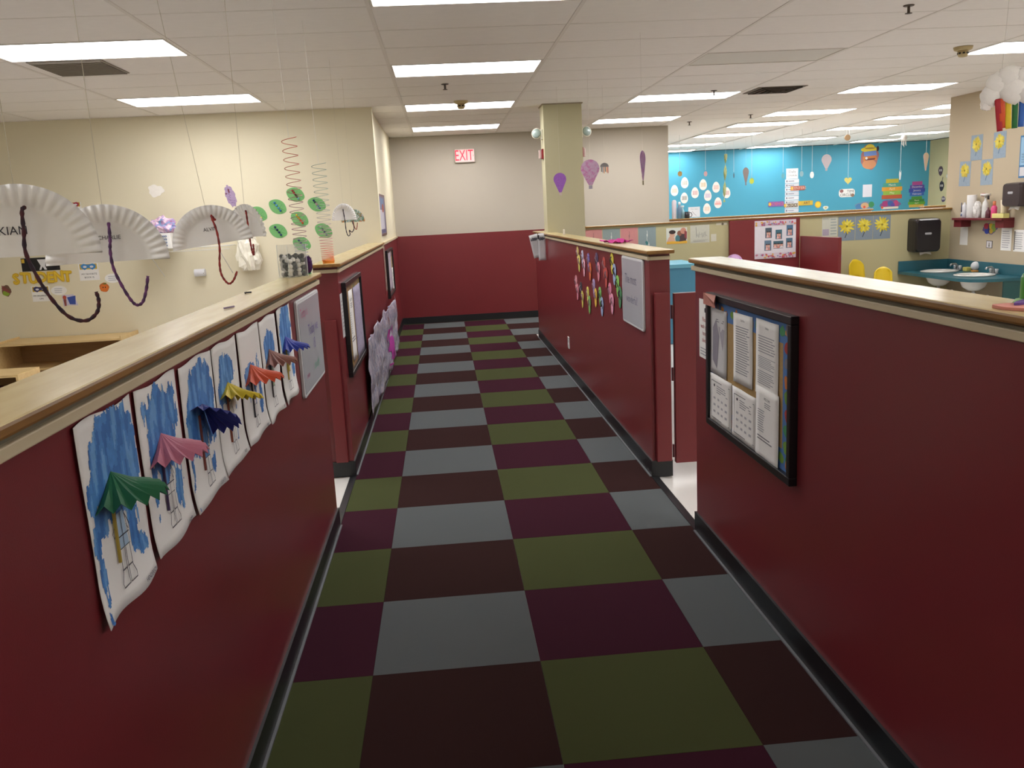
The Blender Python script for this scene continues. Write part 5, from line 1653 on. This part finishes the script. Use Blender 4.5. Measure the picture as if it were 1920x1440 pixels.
# daily schedule and word strips
t = thing('daily_schedule', 'white Daily Schedule header with a column of cards on the teal wall', 'schedule', matrix=tw(8.03, 1.80))
o = sheet('header_card', None, None, Matrix.Translation((0, .37, 0)), 0.285, 0.235, PAPER, 0.004, parent=t)
A = Art(o, 0.0045, 0.0005); A.text('Daily', 0, .045, .085, '#3a3a44'); A.text('Schedule', 0, -.04, .065, '#3a3a44'); A.build('print')
for k in range(8):
    o = sheet('schedule_card', None, None, Matrix.Translation((0, .20 - k * .097, 0)), 0.335, 0.088, M('#c9ccd2' if k % 2 else '#d9dade', 0.7, key='sched'), 0.004, parent=t)
    A = Art(o, 0.0045, 0.0005); A.rect(-.14, -.02, -.11, .02, '#6a6a74'); A.rect(-.09, -.012, .05, .012, '#9a9aa4'); A.build('print')
for (x0, x1, z0, z1, hx, words, wc, lab) in ((7.994, 8.34, 1.781, 1.882, '#a8584a', 'CENTERS', '#d8b8a8', 'dark red word strip across the schedule cards'), (7.46, 7.83, 1.43, 1.55, '#7a5a9a', 'SCIENCE', '#d85a5a', 'purple and yellow word strip left of the schedule'),
                                        (7.84, 8.175, 1.40, 1.485, '#6a5a4c', 'BLOCKS', '#e0d8c8', 'brown patterned word strip below the schedule'), (8.185, 8.54, 1.425, 1.53, '#c8a83a', 'ART', '#4a2a3a', 'yellow word strip reading ART right of the schedule')):
    o = sheet('word_strip', lab, 'word strip', tw((x0 + x1) / 2, (z0 + z1) / 2) @ Matrix.Translation((0, 0, 0.006)), x1 - x0, z1 - z0, M(hx, 0.7, 0.1, 20, key='strip'), 0.003)
    A = Art(o, 0.0035, 0.0005); A.ell(-(x1 - x0) * .4, 0, .035, .04, '#d8a83a'); A.text(words, .03, 0, .085, wc); A.build('print')
def sun(label, x, z, r):
    pts = []
    for k in range(24):
        a = 2 * math.pi * k / 24
        rr = r * (1.0 if k % 2 else .8)
        pts.append((rr * math.cos(a), rr * math.sin(a)))
    o = tag(G().prism(pts, 0, .004).build('paper_sun', M('#dba42a', 0.7, key='sun'), None, tw(x, z)), label, 'cutout')
    A = Art(o, .0045, .0005); A.ell(0, 0, r * .68, r * .68, '#e6c23a'); A.build('print')
sun('yellow paper sun right of the ART word strip', 8.67, 1.427, 0.085)
o = sheet('class_sign', 'white paper standing behind the black mug', 'paper', tw(5.676, 1.40), 0.277, 0.237, PAPERD, 0.003)
A = Art(o, .0035, .0005); A.text('Our class', 0, .07, .045, '#8a8a90'); A.line([(-.05, .02), (.0, -.04), (.05, -.08)], .01, '#9a8a8a'); A.build('print')
o = sheet('wall_note', 'plain white sheet alone on the teal wall right of the circle time sign', 'paper', tw(9.872, 1.69), 0.225, 0.29, M('#d3d2da', 0.7, key='note2'), 0.003)
# circle time sign
o = tag(G().prism(rounded(.39, .19, .07, 5), 0, .005).build('circle_time_sign', M('#e2e0dc', 0.6, key='sign'), None, tw(9.37, 1.662)), 'white rounded CIRCLE TIME sign on the teal wall', 'sign')
A = Art(o, .0055, .0005)
A.ell(-.13, .05, .045, .04, '#8a5a58'); A.ell(.14, -.055, .045, .04, '#8a6a58'); A.text('TIME', .09, .035, .085, '#26262c'); A.text('CIRCLE', -.03, -.045, .085, '#26262c'); A.build('print')
# burger cutout with a hat
cutout('burger_cutout', 'large burger cutout with a yellow straw hat high on the teal wall', 0, 0,
       [('e', -.02, .17, .20, .06, '#e0c83a'), ('e', .0, .22, .11, .07, '#e8d24a'), ('e', .0, .195, .12, .02, '#a8863a'), ('p', [(-.15, .12), (.15, .14), (.17, .03), (-.13, .0)], '#6a86c0'),
        ('p', [(-.17, .01), (.16, .03), (.17, -.08), (-.16, -.10)], '#c87a3c'), ('e', -.01, -.17, .17, .11, '#c88a62'), ('p', [(-.12, -.04), (.14, -.03), (.12, -.07), (-.1, -.08)], '#6a3a3c'), ('e', .19, .18, .03, .06, '#3a2a34'), ('e', -.08, -.03, .03, .03, '#dcd6cc')],
       pos=(9.906, TY, 2.47), kind='S', backing=([(a, b) for a, b in blob(.215, .29, 40, .05, .3, 4)], '#9a6a6a'))
# month banners
for (x, z, w, h, cols, words, lab) in ((10.48, 1.705, .5, .46, ['#b8ac3a', '#4a9a8a', '#d89a3a', '#8ab04a', '#b85a3a'], ['March', 'April', 'May'], 'stack of yellow and green month strips on the teal wall'),
                                      (11.10, 1.683, .40, .33, ['#a84a8a', '#5a4a9a', '#3a4aa0', '#3a62b0'], ['December', 'January', 'February'], 'stack of purple and blue month strips near the side wall'),
                                      (11.10, 1.375, .42, .25, ['#4a8a3a', '#3a7a3a', '#5a9a3a', '#c8a84a'], ['March', 'April'], 'green month strips just above the hall wall cap')):
    t = thing('month_chart', lab, 'chart', matrix=tw(x, z))
    n = len(cols)
    for k in range(n):
        ww = w * (0.62 if k == 0 else 1 - .12 * (k % 2))
        o = sheet('month_strip', None, None, Matrix.Translation((0, h / 2 - h * (k + .5) / n, .002 * (k % 2))), ww, h / n * 1.02, M(cols[k], 0.7, 0.1, 12, key='month'), 0.004, parent=t)
        if k > 0 and k - 1 < len(words):
            A = Art(o, .0045, .0005); A.text(words[k - 1], 0, 0, h / n * .75, '#d9d4dc' if 'green' not in lab else '#e0dcc0'); A.build('print')
cutout('flower_bed_cutout', 'pink and purple flower bed cutout above the hall wall cap', 0, 0,
       [('e', -.13, .02, .07, .07, '#a03a74'), ('e', .0, .03, .07, .06, '#3f62a0'), ('e', .14, .03, .06, .07, '#b8487a'), ('e', .06, -.01, .05, .05, '#5a4a9a'), ('p', [(-.22, -.10), (.2, -.10), (.2, -.05), (-.22, -.05)], '#d8cfc0'), ('e', -.2, -.06, .03, .03, '#d8583a')],
       pos=(10.45, TY, 1.34), kind='S', backing=(blob(.25, .115, 40, .07, .9, 6), '#7a5a8a'))
cutout('cap_row_cutout', 'blue, tan and green picture cutout left of the flower bed', 0, 0,
       [('e', -.14, -.02, .09, .07, '#4a7aa8'), ('e', .0, .0, .10, .07, '#c8a07a'), ('e', .16, .02, .07, .07, '#3f8a5a'), ('e', -.01, -.03, .03, .03, '#c84a3a')],
       pos=(9.82, TY, 1.345), kind='S', backing=(blob(.24, .095, 40, .06, .2, 5), '#6a86a0'))
cutout('small_white_cutout', 'tiny white and yellow cutout just above the cap', 0, 0, [('e', 0, 0, .03, .02, '#c8b86a')], pos=(8.86, TY, 1.345), kind='S', backing=(blob(.065, .045, 24, .08, .2, 3), '#d6d6cc'))

# creature cutouts on the cream side wall of the teal room (x = 11.38)
for i, (y, z, w, h, hx, lab) in enumerate(((18.11, 2.06, .13, .15, '#4a3a44', 'dark round creature with big eyes, highest on the side wall'), (18.04, 1.71, .13, .16, '#2a2630', 'black bomb-shaped creature with a tall stalk'), (17.945, 1.41, .11, .09, '#4a3a5a', 'plum creature lowest on the side wall'),
                              (17.755, 2.41, .10, .08, '#7f9aa8', 'pale blue ring sticker high at the wall edge'), (17.80, 1.93, .11, .08, '#a8b4ac', 'pale green swirl sticker at the wall edge'), (17.73, 1.60, .08, .12, '#b0704e', 'orange-brown creature at the wall edge'))):
    parts = [('e', -.03, .01, .022, .026, '#e0dcd0'), ('e', .03, .01, .022, .026, '#e0dcd0'), ('e', -.027, .008, .01, .012, '#26222a'), ('e', .027, .008, .01, .012, '#26222a')]
    if i == 1: parts.append(('p', [(-.012, .07), (.012, .07), (.05, .2), (.03, .21)], hx))
    if i in (3, 4): parts = [('e', 0, 0, w * .5, h * .4, '#d0d4cc'), ('e', .0, .0, w * .25, h * .2, hx)]
    bk = blob(w * .72, h * .72, 32, .05, i, 3)
    cutout('creature_sticker', lab, 0, 0, parts, kind='W', pos=(11.38, y, z), backing=(bk, hx), cat='sticker')

# things standing on the hall wall cap
bottle('carton', 'tall white carton on the hall wall cap beside the beige wall', (3.345, 11.71, 1.3855), [(.034, 0), (.036, .004), (.036, .26), (.02, .285), (.004, .288)], '#cfc8d0', 'carton')
bottle('water_bottle', 'blue-grey water bottle with a white cap on the hall wall cap', (3.425, 11.70, 1.3855), [(.034, 0), (.037, .005), (.037, .15), (.025, .185), (.016, .195), (.016, .22)], '#5f7d96', extra=[('cap', G().lathe([(.02, .205), (.02, .245), (.008, .255)], (0, 0, 0), 12), '#d6e0e6')])
bottle('spray_bottle', 'pale blue spray bottle between the water bottle and the mug', (3.492, 11.764, 1.3855), [(.03, 0), (.034, .004), (.03, .10), (.012, .15), (.012, .17)], '#a8d0dc', extra=[('head', G().box(-.035, .02, -.012, .012, .17, .195), '#dfe8ea')])
t = thing('mug', 'black mug with a loop handle on the hall wall cap', 'mug', (3.545, 11.70, 1.3855))
G().lathe([(.030, 0), (.038, .004), (.040, .10), (.036, .10), (.033, .01)], (0, 0, 0), 20).build('cup', M('#22242c', 0.3, key='mug'), t, smooth=True)
G().tube([(.036, 0, .085), (.066, 0, .08), (.078, 0, .05), (.066, 0, .022), (.036, 0, .018)], .006, 8).build('handle', M('#22242c', 0.3, key='mug'), t, smooth=True)

# hanging decorations between the hall and the teal room
def hanger(name, label, pos, g, hx, yaw=0.0, thick=0.0015, cat='hanging decoration', ring=None, top=0.06):
    t = thing(name, label, cat, matrix=yawframe(pos, yaw))
    g.build('ornament', M(hx, 0.6, 0.08, 60, key='hang') if isinstance(hx, str) else hx, t)
    if ring:
        for q in ring: q.build('detail', M('#c8a84a', 0.6, key='hangd'), t)
    string(t, (0, top, 0), (0, H - pos[2], 0), '#e6e6e2', 0.0022)
    return t
E_ = lambda rx, ry, n=20: [(rx * math.cos(2 * math.pi * k / n), ry * math.sin(2 * math.pi * k / n)) for k in range(n)]
hanger('paper_flower', 'small yellow-brown paper flower hanging leftmost before the teal wall', (3.936, 13.5, 2.121), G().prism(blob(.04, .045, 40, .12, 0, 8), 0, .002), '#b89a5a')
hanger('paper_egg_ornament', 'small pink egg hanging above the paper eggs', (4.392, 13.5, 2.10), G().prism(E_(.032, .045), 0, .002), '#c9a0a4')
hanger('paper_flower', 'small yellow-green paper flower hanging right of the brown balloon', (5.217, 13.5, 1.939), G().prism(blob(.04, .05, 40, .12, 0, 8), 0, .002), '#c3cf4a')
hanger('dark_ornament', 'thin dark paper ornament turned edge-on beside the brown balloon', (4.896, 13.5, 2.048), G().prism(E_(.012, .045), 0, .002), '#4a5a64', 0.3)
hanger('paper_egg_ornament', 'bright white egg hanging right of the daily schedule', (6.304, 13.5, 1.993), G().prism(E_(.036, .058), 0, .002), '#f0f2f2')
hanger('paper_egg_ornament', 'pale blue-grey egg hanging just right of the schedule header', (6.116, 13.5, 2.021), G().prism(E_(.034, .05), 0, .002), '#8fb4be')
hanger('paper_egg_ornament', 'faint teal egg hanging left of the schedule header', (5.78, 13.5, 2.0), G().prism(E_(.03, .045), 0, .002), '#6aa8b4')
def heart(s):
    pts = []
    for k in range(28):
        a = 2 * math.pi * k / 28
        pts.append((s * 16 * math.sin(a) ** 3 / 16, s * (13 * math.cos(a) - 5 * math.cos(2 * a) - 2 * math.cos(3 * a) - math.cos(4 * a)) / 16))
    return list(reversed(pts))
hanger('paper_heart', 'pale yellow paper heart hanging below the burger cutout', (6.965, 13.5, 1.868), G().prism(heart(.068), 0, .002), '#dcd478', top=.05)
hanger('paper_arrow', 'white paper arrow on a long string before the yellow month strips', (7.92, 13.5, 1.926), G().prism([(-.018, .07), (.0, .03), (.018, .07), (.02, .0), (.008, -.09), (-.012, -.09), (-.022, .0)], 0, .002), '#dfe6e6')
t = hanger('paper_octopus', 'white paper octopus hanging in front of a ceiling light', (7.966, 13.5, 2.547), G().ball((0, .01, 0), .055, 14, 10), '#dcdcd8', top=.05)
for k in range(5):
    G().tube([(-.035 + k * .018, -.03, 0), (-.04 + k * .02, -.08, .01 * (k % 2)), (-.03 + k * .018, -.11 - .02 * (k % 3), 0)], .006, 5).build('tentacle', M('#d0d0cc', 0.7, key='octo'), t)
hanger('paper_balloon_ornament', 'shiny pink and yellow paper balloon hanging near the side wall', (8.386, 13.5, 2.137), G().prism(teardrop(.135, .46), 0, .002), mat_streaks('shiny_pastel', ['#d8a8b4', '#dcd2a0', '#e0b8c0', '#c9d0c0'], (20, 8, 8), 0.3), 0.35, top=.13)
hanger('cup_lantern', 'small cream cup lantern hanging high before the teal ceiling lights', (6.92, 13.5, 2.60), G().lathe([(.012, -.05), (.03, -.03), (.05, .02), (.052, .04)], (0, 0, 0), 16), '#c9a880', top=.03)
balloon('white paper balloon hanging before the teal wall', (6.565, 13.5, 2.192), 0.1, 0.19, 0.29, M('#c4bcc2', 0.7, 0.04, 30, key='wballoon'), '#b8b0b4')
balloon('narrow brown-grey paper balloon hanging before the teal wall', (5.111, 13.5, 2.038), 0.5, 0.155, 0.35, M('#8a7f7c', 0.7, 0.04, 30, key='bballoon'), '#84797a')
# green crepe streamer
t = thing('crepe_streamer', 'long twisted green and yellow streamer hanging before the teal wall', 'streamer', matrix=yawframe((4.753, 13.5, 2.02), 0.0))
vs, fs = [], []
for k in range(41):
    v = k / 40
    a = v * 9
    w = .028
    vs += [(math.cos(a) * w - .03 * v, .40 - v * .82, math.sin(a) * w), (-math.cos(a) * w - .03 * v, .40 - v * .82, -math.sin(a) * w)]
    if k: fs.append((2 * k - 2, 2 * k - 1, 2 * k + 1, 2 * k))
G().add(vs, fs).build('crepe', mat_streaks('green_crepe', ['#6f9a6a', '#b8b88a', '#8aa85a', '#c9c4a8'], (30, 8, 30), 0.5), t, smooth=True, solid=.001)
string(t, (0, .40, 0), (0, H - 2.02, 0), '#e6e6e2', .0015)

# ================================================================ CEILING FITTINGS
VENTM = M('#8f877c', 0.5, 0.08, 20, key='vent')
t = thing('ceiling_vent', 'grey square return air grille behind the large left ceiling light', 'vent', (-2.75, 5.03, H))
G().box(-.25, .25, -.28, .28, -.008, -.001).build('vent_frame', VENTM, t, bevel=.003)
for k in range(16):
    G().box(-.235, .235, -.262 + k * .0345, -.262 + k * .0345 + .016, -.014, -.008).build('vent_slat', M('#7f776c', 0.6, key='slat'), t)
t = thing('ceiling_vent', 'soot-darkened supply air diffuser beside a ceiling light in the right room', 'vent', (3.44, 7.88, H))
SOOT = M('#4a423a', 0.8, 0.5, 6, key='soot')
G().box(-.27, .27, -.25, .25, -.006, -.001).build('vent_frame', M('#6f665a', 0.7, 0.4, 5, key='sootf'), t, bevel=.002)
for k, r in enumerate((.22, .16, .10, .05)):
    g = G()
    for (a, b, c, d_) in ((-r, r, -r, -r + .02), (-r, r, r - .02, r), (-r, -r + .02, -r, r), (r - .02, r, -r, r)):
        g.box(a, b, c, d_, -.018 - .004 * k, -.006)
    g.build('vent_ring', SOOT, t)
for (x, y, lab) in ((4.165, 5.595, 'cream smoke detector beside the light at the right picture edge'), (0.029, 7.76, 'cream smoke detector in front of the third corridor light')):
    t = thing('smoke_detector', lab, 'smoke detector', (x, y, H - .001), 0.4)
    G().lathe([(.055, -.030), (.070, -.022), (.075, -.004), (.075, 0)], (0, 0, 0), 24).build('base', M('#b8a679', 0.5, key='detector'), t, smooth=True)
    G().lathe([(.012, -.082), (.032, -.078), (.040, -.062), (.042, -.030)], (0, 0, 0), 24).build('sensor_head', M('#c0ae82', 0.5, key='detector2'), t, smooth=True)
    for k in range(8):
        a = 2 * math.pi * k / 8
        G().box(.0385, .0435, -.009, .009, -.058, -.044).build('sensor_slot', M('#2e2a22', 0.7, key='slot'), t, Matrix.Rotation(a, 4, 'Z'))
for (x, y, lab) in ((2.786, 3.944, 'brass ceiling sprinkler near the top edge right of the corridor'), (-0.144, 6.52, 'ceiling sprinkler between the corridor lights'), (4.122, 10.52, 'ceiling sprinkler over the hall among the far lights'),
                    (2.726, 7.75, 'ceiling sprinkler just before the light beside the sooty vent'), (3.45, 11.2, 'tiny ceiling sprinkler near the beige wall corner')):
    t = thing('sprinkler', lab, 'sprinkler', (x, y, H - .001))
    DK = M('#5a5148', 0.4, 0.1, 30, metal=.6, key='spr')
    G().lathe([(.028, -.006), (.034, -.003), (.034, 0)], (0, 0, 0), 18).build('escutcheon', DK, t, smooth=True)
    G().tube([(0, 0, -.004), (0, 0, -.045)], .009, 8).build('stem', DK, t)
    G().lathe([(.004, -.052), (.022, -.050), (.022, -.047), (.004, -.045)], (0, 0, 0), 14).build('deflector', DK, t)
